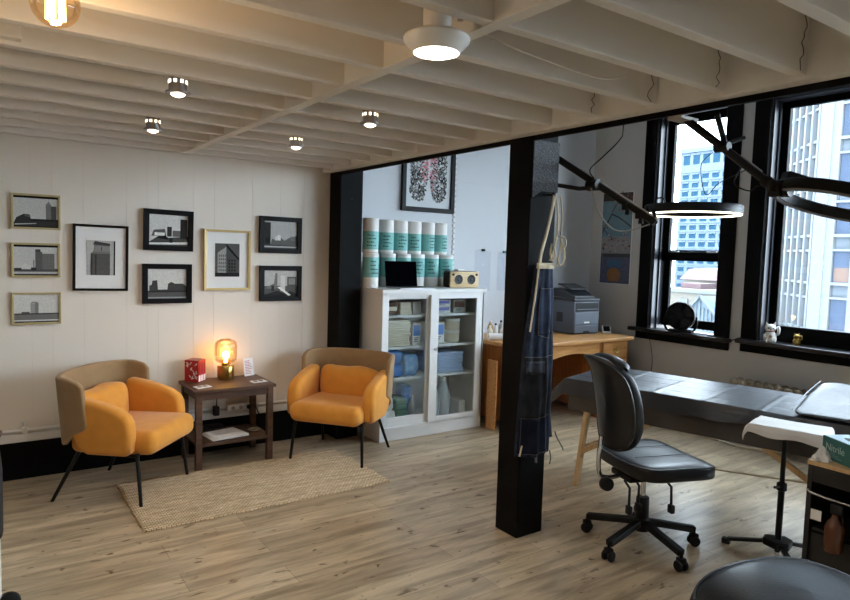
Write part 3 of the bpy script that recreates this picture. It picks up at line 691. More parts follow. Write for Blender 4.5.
branch([(-.19, .06), (-.12, .17), (-.07, .26), (.03, .22), (.13, .16), (.19, .12)], .007); branch([(-.07, .26), (-.03, .34), (.06, .40)], .005); branch([(-.19, .12), (-.1, .03), (-.02, -.01)], .004)
for k in range(90):
    cl = random.choice([(-.12, .13, .05), (.02, .33, .06), (.1, .06, .05), (-.06, .0, .06), (.06, -.05, .07), (-.15, -.08, .04), (.12, -.07, .05), (-.04, -.1, .05), (.02, .44, .12), (.14, .42, .05)])
    px = max(-.185, min(.185, random.gauss(cl[0], cl[2]*.6))); pz = random.gauss(cl[1], cl[2]*.45); r = random.uniform(.006, .014)
    mb.m(random.choice([2, 2, 3, 3, 1])).poly([(px+r*math.cos(a), -.006-.00001*k, pz+r*math.sin(a)) for a in [2*PI*q/6 for q in range(6)]])
mb.build('print', pal, t, recalc=False)

# ------------------------------------------------------------------ glass-door cabinet
CX0, CX1, CY0, CY1, CH = 2.668, 3.728, 4.41, 4.878, 1.25
t = thing('display_cabinet', 'white cabinet with two sliding glass doors holding supplies', 'cabinet', (CX0, CY0, 0))
W, D = CX1-CX0, CY1-CY0
MB().box(0, .004, 0, .022, D, CH-.03).build('side_panel', M['whitelam'], t, bevel=.002)
MB().box(W-.022, .004, 0, W, D, CH-.03).build('side_panel', M['whitelam'], t, bevel=.002)
MB().box(-.012, -.014, CH-.03, W+.012, D, CH).build('top_panel', M['whitelam'], t, bevel=.003)
MB().box(.022, D-.012, .08, W-.022, D-.002, CH-.03).build('back_panel', M['whitelam'], t)
MB().box(.022, .012, 0, W-.022, .03, .085).build('plinth', M['whitelam'], t, bevel=.002)
MB().box(.022, .004, .085, W-.022, D-.012, .11).build('bottom_panel', M['whitelam'], t)
SH = [.11, .50, .765, 1.03]
for z in SH[1:]: MB().box(.022, .075, z-.02, W-.022, D-.012, z).build('shelf', M['whitelam'], t, bevel=.002)
MB().box(.022, .0, CH-.048, W-.022, .06, CH-.03).build('door_track', M['whitelam'], t)
def door(x0, x1, y, gl, gr, zb, zt):
    z0, z1 = .10, CH-.035
    mb = MB().box(x0, y, z0, gl, y+.022, z1).box(gr, y, z0, x1, y+.022, z1).box(gl, y, z0, gr, y+.022, zb).box(gl, y, zt, gr, y+.022, z1)
    d = mb.build('sliding_door', M['whitelam'], t, bevel=.002)
    MB().box(gl-.004, y+.009, zb-.004, gr+.004, y+.013, zt+.004).build('glass_panel', M['cabglass'], d)
    return d
door(.03, .52, .034, .080, .455, .185, 1.168)
d = door(.478, W-.004, .004, .560, .972, .155, 1.168)
mb = MB().lathe([(.006, 0), (.006, .012), (.013, .018), (.012, .026), (0, .028)], 16, T=Matrix.Translation((.523, .004, .74)) @ Matrix.Rotation(PI/2, 4, 'X'))
mb.build('knob', M['steel'], d, smooth=50)
# contents (each one a thing)
def cbox(name, label, cat, x0, x1, z, h, y0=.12, y1=.33, mats=None, lab=None, grp=None, rz=0., r=.002):
    o = thing(name, label, cat, (CX0+(x0+x1)/2, CY0+y0, z), rz, grp)
    w = (x1-x0)/2
    MB().box(-w, 0, 0, w, y1-y0, h, r=r, seg=1).build('carton', mats, o)
    if lab:
        mb = MB().box(-w*.82, -.0012, h*.42, w*.82, -.0002, h*.9)
        for q in range(3): mb.m(1).box(-w*.6, -.0018, h*(.15+.08*q), w*(.1+.15*q), -.0002, h*(.18+.08*q))
        mb.build('printed_label', [lab, M['ink']], o)
    return o
def folded(name, label, cat, x0, x1, z, n, th, m, grp, y0=.13, y1=.35):
    for k in range(n):
        dx = random.uniform(-.006, .006)
        mb = MB()
        for q in range(2): mb.box((x0-x1)/2+dx, random.uniform(-.006, .004), th*(k+q*.5), (x1-x0)/2+dx, y1-y0, th*(k+q*.5+.47), r=th*.2, seg=2)
        o = mb.build(name, m, smooth=60, loc=(CX0+(x0+x1)/2, CY0+y0, z))
        tag(o, label(k, n), cat, grp)
pos = lambda k, n: 'bottom' if k == 0 else 'top' if k == n-1 else ['second lowest', 'third lowest', 'fourth lowest', 'fifth lowest', 'sixth lowest'][k-1]
# top shelf
for k in range(3):
    o = cbox('folded_packet', '%s tilted patterned packet on the cabinet top shelf, far left' % ['lowest', 'middle', 'topmost'][k], 'packet', .10+.012*k, .20+.012*k, SH[3]+.034*k+.0005, .033, mats=M['brownfab'] if k != 1 else M['cream'], grp='tilted packets on the top shelf')
for k in range(3):
    cbox('cotton_packet', '%s white packet on the cabinet top shelf beside the patterned packets' % ['bottom', 'middle', 'top'][k], 'packet', .245, .36-.006*k, SH[3]+.034*k+.0005, .033, mats=M['cream'], grp='white packets on the top shelf')
cbox('grey_carton', 'plain grey carton at the right end of the left top shelf', 'box', .37, .455, SH[3], .105, mats=M['greybox'])
for k in range(2): cbox('glove_box', '%s violet and white glove box on the right top shelf' % ['lower', 'upper'][k], 'box', .58, .77, SH[3]+.06*k, .058, mats=M['paper'], lab=M['purplelab'], grp='violet and white glove boxes')
cbox('grey_carton', 'grey patterned carton at the far right of the top shelf', 'box', .80, .94, SH[3], .115, mats=M['greybox'], lab=M['brownfab'])
# second shelf
folded('folded_towel', lambda k, n: '%s cream folded towel in the left stack on the second shelf' % pos(k, n), 'towel', .09, .36, SH[2], 6, .036, M['cream'], 'cream towels on the second shelf')
cbox('wipes_box', 'slim blue and white box beside the cream towels on the second shelf', 'box', .375, .455, SH[2], .19, mats=M['paper'], lab=M['bluelab'])
cbox('wipes_canister', 'white square canister with blue label on the right second shelf', 'canister', .58, .715, SH[2], .185, mats=M['paper'], lab=M['bluelab'], r=.008)
for k, (x, z, lb) in enumerate(((.85, 0, 'lower front cream round tub on the right second shelf'), (.85, .105, 'upper front cream round tub on the right second shelf'), (.765, 0, 'short cream tub behind the blue labelled canister'))):
    o = thing('round_tub', lb, 'tub', (CX0+x, CY0+(.2 if k < 2 else .3), SH[2]+z), 0, 'cream round tubs')
    MB().lathe([(0, 0), (.066, 0), (.07, .004), (.07, .082), (0, .083)], 28).build('tub', M['cream'], o, smooth=40)
    MB().lathe([(.07, .082), (.074, .084), (.074, .102), (.07, .1045), (0, .1045)], 28).build('lid', M['white'], o, smooth=40)
# third shelf
def lump(name, label, cat, x, y, z, sx, sy, sz, m, grp=None, seed=0, rz=0.):
    rnd = random.Random(seed); a = [rnd.uniform(0, 6) for _ in range(6)]
    def f(u, v):
        th = 2*PI*u; ph = (v-.5)*PI; ex = lambda c, e: math.copysign(abs(c)**e, c)
        k = 1+.05*math.sin(5*th+a[0])*math.cos(3*ph+a[1])+.04*math.sin(9*th+a[2]+4*ph)
        return Vector((sx*k*ex(math.cos(ph), .3)*ex(math.cos(th), .4), sy*k*ex(math.cos(ph), .3)*ex(math.sin(th), .4), sz*(1+ex(math.sin(ph), .6)*(1+.05*math.sin(7*th+a[3])))))
    o = MB().grid(f, 28, 14, wrapu=True).build(name, m, smooth=180, loc=(x, y, z), rz=rz)
    return tag(o, label, cat, grp)
lump('wrapped_pack', 'lower blue plastic pack at the left of the third shelf', 'pack', CX0+.185, CY0+.20, SH[1], .10, .10, .058, M['blueplastic'], 'blue plastic packs', 1)
lump('wrapped_pack', 'upper blue plastic pack at the left of the third shelf', 'pack', CX0+.18, CY0+.20, SH[1]+.117, .095, .095, .056, M['blueplastic'], 'blue plastic packs', 2)
lump('wrapped_pack', 'creased pale blue pack leaning beside the blue packs on the third shelf', 'pack', CX0+.365, CY0+.20, SH[1], .082, .09, .095, P('mid_blue_wrap', (90, 146, 196), .4, rgb2=(150, 184, 214), vscale=22), None, 3)
folded('folded_pad', lambda k, n: '%s pale blue folded pad in the right stack on the third shelf' % pos(k, n), 'pad', .585, .945, SH[1], 5, .036, M['paleblue'], 'pale blue pads on the third shelf')
# bottom shelf
lump('plastic_bag_roll', 'lower white plastic bundle at the left of the cabinet floor', 'bundle', CX0+.14, CY0+.16, SH[0], .07, .075, .058, M['paper'], 'white plastic bundles', 4)
lump('plastic_bag_roll', 'upper white plastic bundle at the left of the cabinet floor', 'bundle', CX0+.13, CY0+.17, SH[0]+.117, .062, .075, .055, M['paper'], 'white plastic bundles', 5)
for k in range(4): cbox('green_pack', '%s green soft pack stacked on the cabinet floor' % pos(k, 4), 'pack', .225+.005*(k % 2), .345+.005*(k % 2), SH[0]+.05*k, .049, mats=M['green'], grp='green packs on the cabinet floor', r=.012)
for k in range(3): cbox('blue_pack', '%s blue pack behind the spray bottle on the cabinet floor' % pos(k, 3), 'pack', .355, .45, SH[0]+.095*k, .094, y0=.22, y1=.36, mats=M['blueplastic'], grp='blue packs on the cabinet floor', r=.014)
def bottle(name, label, cat, x, y, z, R, h, body, cap, grp=None):
    o = thing(name, label, cat, (x, y, z), 0, grp)
    MB().lathe([(0, 0), (R*.94, 0), (R, .006), (R, h*.55), (R*.9, h*.66), (R*.38, h*.84), (R*.32, h*.90), (0, h*.90)], 26).build('bottle_body', body, o, smooth=50)
    MB().lathe([(0, h*.885), (R*.42, h*.885), (R*.42, h), (0, h)], 18).build('cap', cap, o, smooth=40)
    return o
bottle('spray_bottle', 'small clear bottle on the cabinet floor before the blue packs', 'bottle', CX0+.405, CY0+.15, SH[0], .033, .21, M['clear'], M['white'])
bottle('water_jug', 'left one of two clear plastic jugs on the cabinet floor', 'jug', CX0+.655, CY0+.19, SH[0], .062, .30, M['clear'], M['white'], 'clear jugs in the cabinet')
bottle('water_jug', 'right one of two clear plastic jugs on the cabinet floor', 'jug', CX0+.785, CY0+.22, SH[0], .068, .335, M['clear'], M['white'], 'clear jugs in the cabinet')
cbox('small_carton', 'small white carton at the right end of the cabinet floor', 'box', .90, .97, SH[0], .12, mats=M['paper'])

# paper towel rolls on the cabinet
def roll(x, y, z, label, b0, b1, R=.066):
    o = thing('paper_towel_roll', label, 'paper towel', (x, y, z), random.uniform(-.5, .5), 'wrapped paper towel rolls')
    MB().lathe([(.018, .003), (.02, .0), (R-.006, 0), (R, .006), (R, .282), (R-.006, .288), (.02, .288), (.018, .284), (.018, .2)], 30).build('roll', M['paper'], o, smooth=40)
    MB().lathe([(R+.0008, .288*b0), (R+.0008, .288*b1)], 30).build('wrapper', M['teal'], o, smooth=60)
    mb = MB()
    for row in range(4):
        a0 = -PI/2-.1
        for q in range(random.randint(3, 5)):
            a = a0+(q-2)*.24; zz = .288*(b0+(b1-b0)*(.22+.19*row))
            T = Matrix.Rotation(a, 4, 'Z') @ Matrix.Translation((R+.001, 0, zz))
            mb.box(-.0003, -.006, -.005, .0008, .006, random.uniform(.0, .006), T=T)
    mb.build('label_print', M['ink'], o)
ul = [2.708, 2.925, 3.07, 3.215, 3.36, 3.50]
for k, x in enumerate(ul):
    roll(x, 4.81 if k else 4.70, 1.539, '%s in the upper row of paper towel rolls on the cabinet' % ['first from the left', 'second from the left', 'third from the left', 'third from the right', 'second from the right', 'rightmost roll'][k], .10, .62)
ll = [2.715, 2.95, 3.11, 3.26, 3.415, 3.575]
for k, x in enumerate(ll):
    roll(x, 4.81 if k else 4.70, 1.25, '%s in the lower row of paper towel rolls on the cabinet' % ['first from the left', 'second from the left', 'roll just behind the laptop', 'third from the right', 'second from the right', 'rightmost roll'][k], .30, .88)
# laptop
t = thing('laptop', 'open laptop with black screen on top of the white cabinet', 'laptop', (2.985, 4.525, CH), math.radians(-2))
MB().box(-.155, -.12, 0, .185, .11, .013, r=.004).build('keyboard_base', M['steel'], t)
T = Matrix.Translation((0, .11, .013)) @ Matrix.Rotation(math.radians(-9), 4, 'X')
MB().box(-.155, -.004, 0, .155, .006, .215, r=.003, T=T).build('lid', M['screen'], t)
MB().box(-.149, -.0052, .006, .149, -.0042, .209, T=T).build('display', P('black_display', (4, 4, 7), .35, var=.02, spec=0.), t)
mb = MB()
for r in range(5):
    for c in range(12): mb.box(-.13+c*.024, -.04+r*.024, .0131, -.13+c*.024+.02, -.04+r*.024+.019, .0148)
mb.build('keys', M['black'], t)
# wooden speaker
t = thing('speaker', 'wooden fronted boombox speaker with two round cones on the cabinet', 'speaker', (3.625, 4.63, CH), math.radians(-3))
MB().box(-.165, -.045, 0, .155, .06, .148, r=.02, seg=4).build('body', M['black'], t, smooth=50)
MB().box(-.157, -.056, .003, .157, -.043, .145, r=.006, seg=2).build('front_panel', M['bamboo'], t, smooth=50)
for x in (-.068, .072):
    mb = MB().lathe([(.043, 0), (.043, .004), (.037, .004), (.03, .0015), (.014, .0008), (.010, .003), (0, .004)], 28, T=Matrix.Translation((x, -.056, .074)) @ Matrix.Rotation(PI/2, 4, 'X'))
    mb.build('cone', M['blackmetal'], t, smooth=50)
for x in (-.128, .128):
    MB().lathe([(.011, 0), (.011, .008), (0, .009)], 16, T=Matrix.Translation((x, -.056, .118)) @ Matrix.Rotation(PI/2, 4, 'X')).build('knob', M['black'], t, smooth=50)
t = thing('small_case', 'small flat white case lying on the wooden speaker', 'case', (3.61, 4.64, CH+.149), .2)
MB().box(-.05, -.025, 0, .045, .025, .016, r=.005).build('body', M['white'], t, smooth=50)
MB().box(-.0505, -.0255, .006, .0455, .0255, .009).build('band', M['greybox'], t)
# acrylic holders on wall
for k, (x, z0, h, w, lb) in enumerate(((4.085, 1.19, .40, .20, 'clear acrylic sheet clipped to the white wall above the desk papers'), (4.36, 1.2, .38, .16, 'second clear acrylic sheet on the white wall half behind the column'))):
    o = thing('acrylic_sheet', lb, 'acrylic sheet', (x, WY-.008, z0))
    MB().box(-w/2, -.006, 0, w/2, -.002, h).build('sheet', M['acryl'], o)
    MB().box(-.018, -.022, h-.005, .018, -.001, h+.018, r=.004).build('clip', M['black'] if k == 0 else M['tealbox'], o)

# ------------------------------------------------------------------ desk
DX0, DX1, DY0, DY1, DH = 3.80, 5.42, 4.06, 4.86, .78
t = thing('desk', 'honey oak pedestal desk with drawers against the window corner', 'desk', (DX0, DY0, 0))
W, D = DX1-DX0, DY1-DY0
top = [(0, .03), (.03, 0), (W-.03, 0), (W, .03), (W, D), (0, D)]
MB().prism(top, DH-.035, DH, 'z').build('desktop', M['oak'], t, bevel=.008, bseg=3)
MB().box(.05, .05, .06, .46, D-.04, DH-.035).build('pedestal', M['oakdark'], t, bevel=.003)
MB().box(W-.47, .05, .06, W-.05, D-.04, DH-.035).build('pedestal', M['oakdark'], t, bevel=.003)
for x0, x1 in ((.05, .46), (W-.47, W-.05)):
    for sx in (x0, x1-.05):
        for sy in (.05, D-.09): MB().box(sx, sy, 0, sx+.05, sy+.05, .06).build('foot', M['oakdark'], t)
MB().box(.46, D-.06, .30, W-.47, D-.045, DH-.035).build('modesty_panel', M['oakdark'], t)
arch = [(.46, .745), (W-.47, .745), (W-.47, .60)]+[(W-.47-(W-.93)*k/10, .60+.05*math.sin(PI*k/10)) for k in range(1, 10)]+[(.46, .60)]
MB().prism(arch, .055, .075, 'y').build('center_drawer', M['oak'], t, bevel=.003)
for x0, x1 in ((.05, .46), (W-.47, W-.05)):
    for k, (za, zb) in enumerate(((.575, .735), (.345, .555), (.085, .325))):
        d = MB().box(x0+.03, .034, za, x1-.03, .052, zb).build('drawer', M['oak'], t, bevel=.006)
        xm = (x0+x1)/2; zm = (za+zb)/2
        mb = MB().lathe([(.03, 0), (.032, .004), (.018, .008), (0, .009)], 20, T=Matrix.Translation((xm, .034, zm)) @ Matrix.Rotation(PI/2, 4, 'X'))
        mb.tube(catmull([(xm-.026, .026, zm+.004), (xm-.022, .014, zm-.014), (xm, .01, zm-.022), (xm+.022, .014, zm-.014), (xm+.026, .026, zm+.004)]), .004, 8)
        mb.build('drawer_pull', M['brass'], d, smooth=50)
# things on the desk
t = thing('printer', 'slate grey office laser printer on the oak desk', 'printer', (5.10, 4.63, DH), math.radians(-4))
t.scale = (1.08, 1.08, 1.12)
hw, hd = .165, .20
MB().box(-hw, -hd, 0, hw, hd, .30, r=.012).build('body', M['prgrey'], t, smooth=50)
MB().box(-hw-.004, -hd-.004, .295, hw+.004, hd, .325, r=.008).build('scanner_bed', M['prdark'], t, smooth=50)
MB().prism([(-hd+.01, .325), (hd-.01, .325), (hd-.01, .40), (-hd+.14, .40), (-hd+.05, .352), (-hd+.01, .345)], -hw+.01, hw-.06, 'x').build('document_feeder', M['prdark'], t, bevel=.006)
MB().box(-hw+.02, -.05, .405, hw-.09, .14, .415, T=Matrix.Translation((0, 0, .012)) @ Matrix.Rotation(math.radians(12), 4, 'X')).build('input_tray', M['prdark'], t, bevel=.003)
MB().box(-hw+.02, -hd-.003, .205, hw-.015, -hd+.03, .285, r=.004).build('output_slot', M['black'], t)
MB().box(-hw+.03, -hd-.012, .222, hw-.03, -hd+.0, .228, r=.002).build('output_lip', M['prgrey'], t)
MB().box(-hw+.015, -hd-.004, .085, hw-.015, -hd+.01, .195, r=.004).build('front_door', P('mid_slate_plastic', (104, 114, 128), .45, var=.02), t)
MB().box(-.035, -hd-.006, .098, .035, -hd+.005, .113, r=.003).build('badge', M['white'], t)
MB().box(-hw+.015, -hd-.004, .012, hw-.015, -hd+.01, .078, r=.004).build('paper_drawer', M['prgrey'], t)
MB().box(-.04, -hd-.006, .012, .04, -hd+.005, .03, r=.003).build('drawer_grip', M['black'], t)
MB().box(-hw-.003, -.06, .10, -hw+.01, .03, .19, r=.003).build('side_vent', M['prdark'], t)
t = thing('desk_clock', 'small white framed gadget with dark screen right of the printer', 'device', (5.345, 4.36, DH), math.radians(-30))
T = Matrix.Rotation(math.radians(-28), 4, 'X')
MB().box(-.045, -.012, 0, .045, .012, .085, r=.008, T=T).build('body', M['white'], t, smooth=50)
MB().box(-.036, -.0135, .018, .036, -.0115, .078, T=T).build('display', M['screen'], t)
MB().box(-.03, .0, 0, .03, .06, .008).build('stand', M['white'], t)
t = thing('paper_roll', 'thick white paper roll lying across the left end of the desk', 'paper roll', (3.895, 4.40, DH), math.radians(-28))
T = Matrix.Translation((0, 0, .032)) @ Matrix.Rotation(PI/2, 4, 'Y')
MB().lathe([(.014, -.09), (.032, -.09), (.032, .17), (.014, .17), (.014, -.09)], 24, T=T).build('roll', M['paper'], t, smooth=50)
MB().lathe([(.0135, -.091), (.0135, -.05), (0, -.05)], 20, T=T).build('core', M['kraft'], t, smooth=50)
for k, (x, y, R, h, m, lb) in enumerate(((3.93, 4.56, .026, .115, M['cream'], 'cream bottle left behind the paper roll on the desk'), (3.99, 4.55, .024, .135, M['white'], 'white bottle second from the cabinet behind the paper roll'), (4.055, 4.52, .026, .12, M['paper'], 'white bottle third from the cabinet behind the paper roll'), (4.10, 4.60, .025, .155, M['greybox'], 'tall grey bottle beside the column behind the paper roll'), (4.02, 4.66, .028, .15, M['kraft'], 'tan bottle at the back of the small bottle group'))):
    bottle('ink_bottle', lb, 'bottle', x, y, DH, R, h, m, M['black'] if k % 2 else M['white'], 'small bottles on the desk')
pn = MB().box(-.008, -.06, 0, .008, .06, .62).build('board', M['oak'], loc=(3.762, 4.31, 0), bevel=.002)
tag(pn, 'narrow pale wooden board standing between the white cabinet and the desk', 'board')
tag(MB().box(-.01, -.012, 0, .01, .012, .22).build('ruler', M['pale'], loc=(3.875, 4.70, DH), bevel=.001), 'thin wooden stick upright on the desk beside the white cabinet', 'stick')

# ------------------------------------------------------------------ apron on the column
AY = 2.508
t = thing('apron', 'folded navy denim work apron hanging from a hook on the black column', 'apron', (2.548, AY, 1.873))
O = Vector((2.548, AY, 1.873))
rows = [(1.505, 2.452, 2.590, .016), (1.36, 2.436, 2.598, .022), (1.18, 2.404, 2.606, .026), (1.07, 2.390, 2.612, .03), (.8, 2.374, 2.612, .03), (.62, 2.364, 2.610, .03), (.475, 2.358, 2.610, .028)]
def rowat(v):
    z = rows[0][0]+(rows[-1][0]-rows[0][0])*v
    for a, b in zip(rows, rows[1:]):
        if z >= b[0]-1e-6:
            k = (a[0]-z)/(a[0]-b[0]); return z, a[1]+(b[1]-a[1])*k, a[2]+(b[2]-a[2])*k, a[3]+(b[3]-a[3])*k
    return rows[-1]
def front(u, v, off=0.):
    z, xl, xr, th = rowat(v)
    amp = .35+.65*v
    f = .009*amp*math.sin(u*11+2.2*v+.6)+.006*amp*math.sin(u*23-3*v)+.004*math.sin(v*17+u*5)+.010*amp*math.exp(-((u-.74+.1*math.sin(v*4))/.06)**2)
    edge = (4*u*(1-u))**.4
    return Vector((xl+(xr-xl)*u, AY-.006-th*edge-f*edge-off, z-.012*v*math.sin(u*3)))-O
def body(u, v):
    if u <= .75: return front(u/.75, v)
    k = (u-.75)/.25; a = front(1, v); b = front(0, v); p = a.lerp(b, k); p.y = max(a.y, b.y)+.004*math.sin(k*PI); return p
MB().grid(body, 64, 60, wrapu=True).build('apron_body', M['denim'], t, smooth=180)
def patch(name, m, u0, u1, v0, v1, off, nu=22, nv=22, th=.003):
    return MB().grid(lambda a, b: front(u0+(u1-u0)*a, v0+(v1-v0)*b, off), nu, nv).build(name, m, t, smooth=180, solid=th)
def seam(u0, v0, u1, v1, off=.006, n=24):
    return [front(u0+(u1-u0)*k/n, v0+(v1-v0)*k/n, off) for k in range(n+1)]
patch('cargo_pocket', M['denim2'], .02, .72, .475, .795, .004)
patch('pocket_flap', P('dark_slate_denim', (44, 48, 58), .9, rgb2=(62, 66, 76), vscale=20, bump=.3, bscale=400, spec=.15), .06, .60, .50, .565, .008, 16, 6)
patch('lower_pocket', P('deep_navy_denim', (20, 25, 38), .9, rgb2=(32, 38, 56), vscale=14, bump=.3, bscale=420, spec=.15), .02, .84, .80, .985, .004)
patch('bib_pocket', P('blue_denim', (30, 36, 50), .9, rgb2=(54, 64, 86), vscale=14, bump=.3, bscale=420, spec=.15), .30, .92, .12, .36, .0035)
mb = MB()
for s in ((.02, .475, .9, .475), (.02, .795, .9, .795), (.02, .985, .9, .985), (.05, .80, .09, .97), (.80, .8, .78, .97), (.06, .565, .60, .565), (.06, .50, .6, .50), (.30, .12, .34, .36), (.34, .36, .7, .38), (.30, .12, .92, .12), (.84, .12, .9, .40), (.70, .475, .72, .795), (.70, .38, .80, .34)):
    mb.tube(seam(*s), .0011, 5)
mb.build('stitching', M['stitch'], t, smooth=60)
def side(u, v):
    x = 2.596+.085*u*(.35+.65*v)+.010*math.sin(v*7); z = 1.15-.60*v-.03*u*(v-.4)
    return Vector((x, AY-.008-.014*math.sin(u*PI)+.05*u, z))-O
MB().grid(side, 10, 20).build('side_fold', M['denim2'], t, smooth=180, solid=.006)
mb = MB().tube(catmull([Vector(p)-O for p in ((2.695, 2.53, .56), (2.70, 2.52, .53), (2.725, 2.50, .475), (2.735, 2.50, .455))]), .004, 6).tube(catmull([Vector(p)-O for p in ((2.60, 2.475, .48), (2.605, 2.47, .44), (2.60, 2.47, .405))]), .0035, 6).tube(catmull([Vector(p)-O for p in ((2.49, 2.47, .475), (2.492, 2.468, .43))]), .007, 6)
mb.build('tie_end', P('grey_tie', (112, 112, 116), .9), t, smooth=60)
mb = MB().tube([Vector(p)-O for p in ((2.376+.001*k, AY-.03, .475+.004*k) for k in range(15, 0, -1))], .005, 6)
mb.build('selvedge', M['cord'], t, smooth=60)
hk = MB().tube(catmull([(.0, .012, .01), (0, -.02, .008), (0, -.032, -.008), (0, -.03, .01), (0, -.026, .022)]), .006, 8)
hk.build('hook', M['blackmetal'], t, smooth=60)
def strap(pts, w, nm='neck_strap'):
    pts = catmull([Vector(p)-O for p in pts], 10)
    def f(u, v):
        i = min(int(v*(len(pts)-1)), len(pts)-1); p = pts[i]
        return p+Vector(((u-.5)*w, -.003*math.sin(u*PI), 0))
    return MB().grid(f, 4, len(pts)-1).build(nm, M['cord'], t, smooth=180, solid=.004)
strap(((2.552, 2.478, 1.882), (2.540, 2.470, 1.84), (2.512, 2.476, 1.70), (2.478, 2.484, 1.56), (2.476, 2.486, 1.50)), .020)
strap(((2.556, 2.474, 1.885), (2.575, 2.470, 1.80), (2.580, 2.472, 1.68), (2.560, 2.474, 1.58), (2.54, 2.478, 1.53)), .014)
strap(((2.60, 2.480, 1.878), (2.612, 2.474, 1.80), (2.612, 2.474, 1.66), (2.606, 2.474, 1.56), (2.590, 2.478, 1.50)), .011)
mb = MB()
for pts in (((2.60, 2.476, 1.66), (2.632, 2.465, 1.655), (2.640, 2.462, 1.62), (2.622, 2.464, 1.60), (2.61, 2.464, 1.63)), ((2.61, 2.47, 1.64), (2.632, 2.462, 1.58), (2.628, 2.46, 1.53), (2.60, 2.462, 1.505), (2.585, 2.466, 1.55)), ((2.54, 2.47, 1.62), (2.525, 2.462, 1.57), (2.54, 2.458, 1.53), (2.56, 2.458, 1.55), (2.55, 2.46, 1.60)), ((2.466, 2.484, 1.51), (2.452, 2.480, 1.40), (2.428, 2.476, 1.25), (2.412, 2.474, 1.15))):
    mb.tube(catmull([Vector(p)-O for p in pts]), .0048, 6)
mb.build('knotted_cord', M['cord'], t, smooth=60)
mb = MB().box(-.002, -.03, 0, .002, .0, 0)
mb = MB().grid(lambda a, b: front(.02+.96*a, -.012+.03*b, .006), 16, 2); mb.build('bib_hem', M['cord'], t, smooth=180, solid=.004)
MB().tube([(2.594-O.x+.012*math.cos(a), -.04, 1.675-O.z+.014*math.sin(a)) for a in [2*PI*k/20 for k in range(20)]], .003, 6, closed=True).build('ring', M['steel'], t, smooth=60)

# ------------------------------------------------------------------ wall and ceiling mounted ring lamps
def ring(t, c, R, lit, T3=None):
    T = Matrix.Translation(c) @ (T3 or Matrix.Identity(4))
    s = MB().lathe([(R-.030, .0), (R-.032, .036), (R-.024, .044), (R-.006, .044), (R, .036), (R-.001, .0), (R-.004, -.002), (R-.027, -.002), (R-.030, 0)], 72, T=T).build('ring_shell', M['blackmetal'] if lit else M['blackmetal'], t, smooth=40)
    MB().lathe([(R-.027, -.002), (R-.024, -.008), (R-.007, -.008), (R-.004, -.002)], 72, T=T).build('ring_tube', M['ringglow'] if lit else M['ringoff'], t, smooth=60)
    return T
R0 = Vector((2.611, 2.612, 2.105))
t = thing('ring_lamp', 'lit black ring lamp on a swing arm bolted to the black column', 'lamp', R0)
w = lambda *p: Vector(p)-R0
A1, E1 = w(2.622, 2.60, 2.125), w(2.862, 2.062, 1.742)
dirn = (E1-A1).normalized()
MB().tube([A1, E1], .019, 14).build('boom', M['blackmetal'], t, smooth=50)
MB().tube([A1+Vector((0, 0, .021))+dirn*.22, E1+Vector((0, 0, .021))-dirn*.02], .007, 8).build('boom_highlight', M['steel'], t, smooth=50)  # bright steel rod imitates light reflected along the boom's top edge
MB().box(-.002, -.045, -.20, .014, .045, .07, r=.003).build('wall_bracket', M['blackmetal'], t)
J = A1+(E1-A1)*.44
MB().tube([w(2.618, 2.59, 1.955), w(2.70, 2.44, 1.925), J+Vector((0, 0, -.03))], .012, 10).build('brace', M['blackmetal'], t, smooth=50)
MB().lathe([(0, -.035), (.03, -.035), (.03, .035), (0, .035)], 16, T=Matrix.Translation(J+Vector((0, 0, -.016))) @ Matrix.Rotation(PI/2, 4, 'X')).build('pivot', M['black'], t, smooth=40)
for k in (.74, .86):
    p = A1+(E1-A1)*k
    MB().box(-.018, -.016, -.035, .018, .016, .015, r=.005, T=Matrix.Translation(p)).build('clamp', M['black'], t)
    MB().lathe([(0, 0), (.011, .002), (.013, .03), (0, .032)], 12, T=Matrix.Translation(p+Vector((0, -.01, -.03))) @ Matrix.Rotation(PI, 4, 'X')).build('knob', M['black'], t, smooth=50)
ring(t, w(3.150, 2.042, 1.803), .245, True)
mb = MB().tube(catmull([E1, w(2.90, 2.10, 1.79), w(2.945, 2.16, 1.83)]), .011, 8).box(-.03, -.03, -.015, .03, .03, .02, r=.006, T=Matrix.Translation(w(2.965, 2.155, 1.82)))
mb.build('ring_joint', M['black'], t, smooth=50)
MB().tube(catmull([w(2.975, 2.15, 1.84), w(2.985, 2.15, 1.875), w(3.01, 2.13, 1.88), w(3.02, 2.12, 1.85)]), .004, 6).build('ring_cable', M['black'], t, smooth=60)
MB().tube(catmull([J+Vector((-.02, 0, -.03)), w(2.70, 2.30, 1.80), w(2.755, 2.25, 1.71), w(2.82, 2.20, 1.70), E1+Vector((-.02, .02, -.01))]), .004, 6).build('loop_cable', P('grey_cable', (176, 172, 166), .6), t, smooth=60)
MB().tube(catmull([w(2.735, 2.185, 3.74), w(2.735, 2.186, 2.6), w(2.731, 2.189, 2.229), w(2.723, 2.20, 2.162), w(2.675, 2.26, 2.078), w(2.69, 2.36, 2.02), w(2.725, 2.36, 1.975)]), .0035, 6).build('supply_cable', M['black'], t, smooth=60)
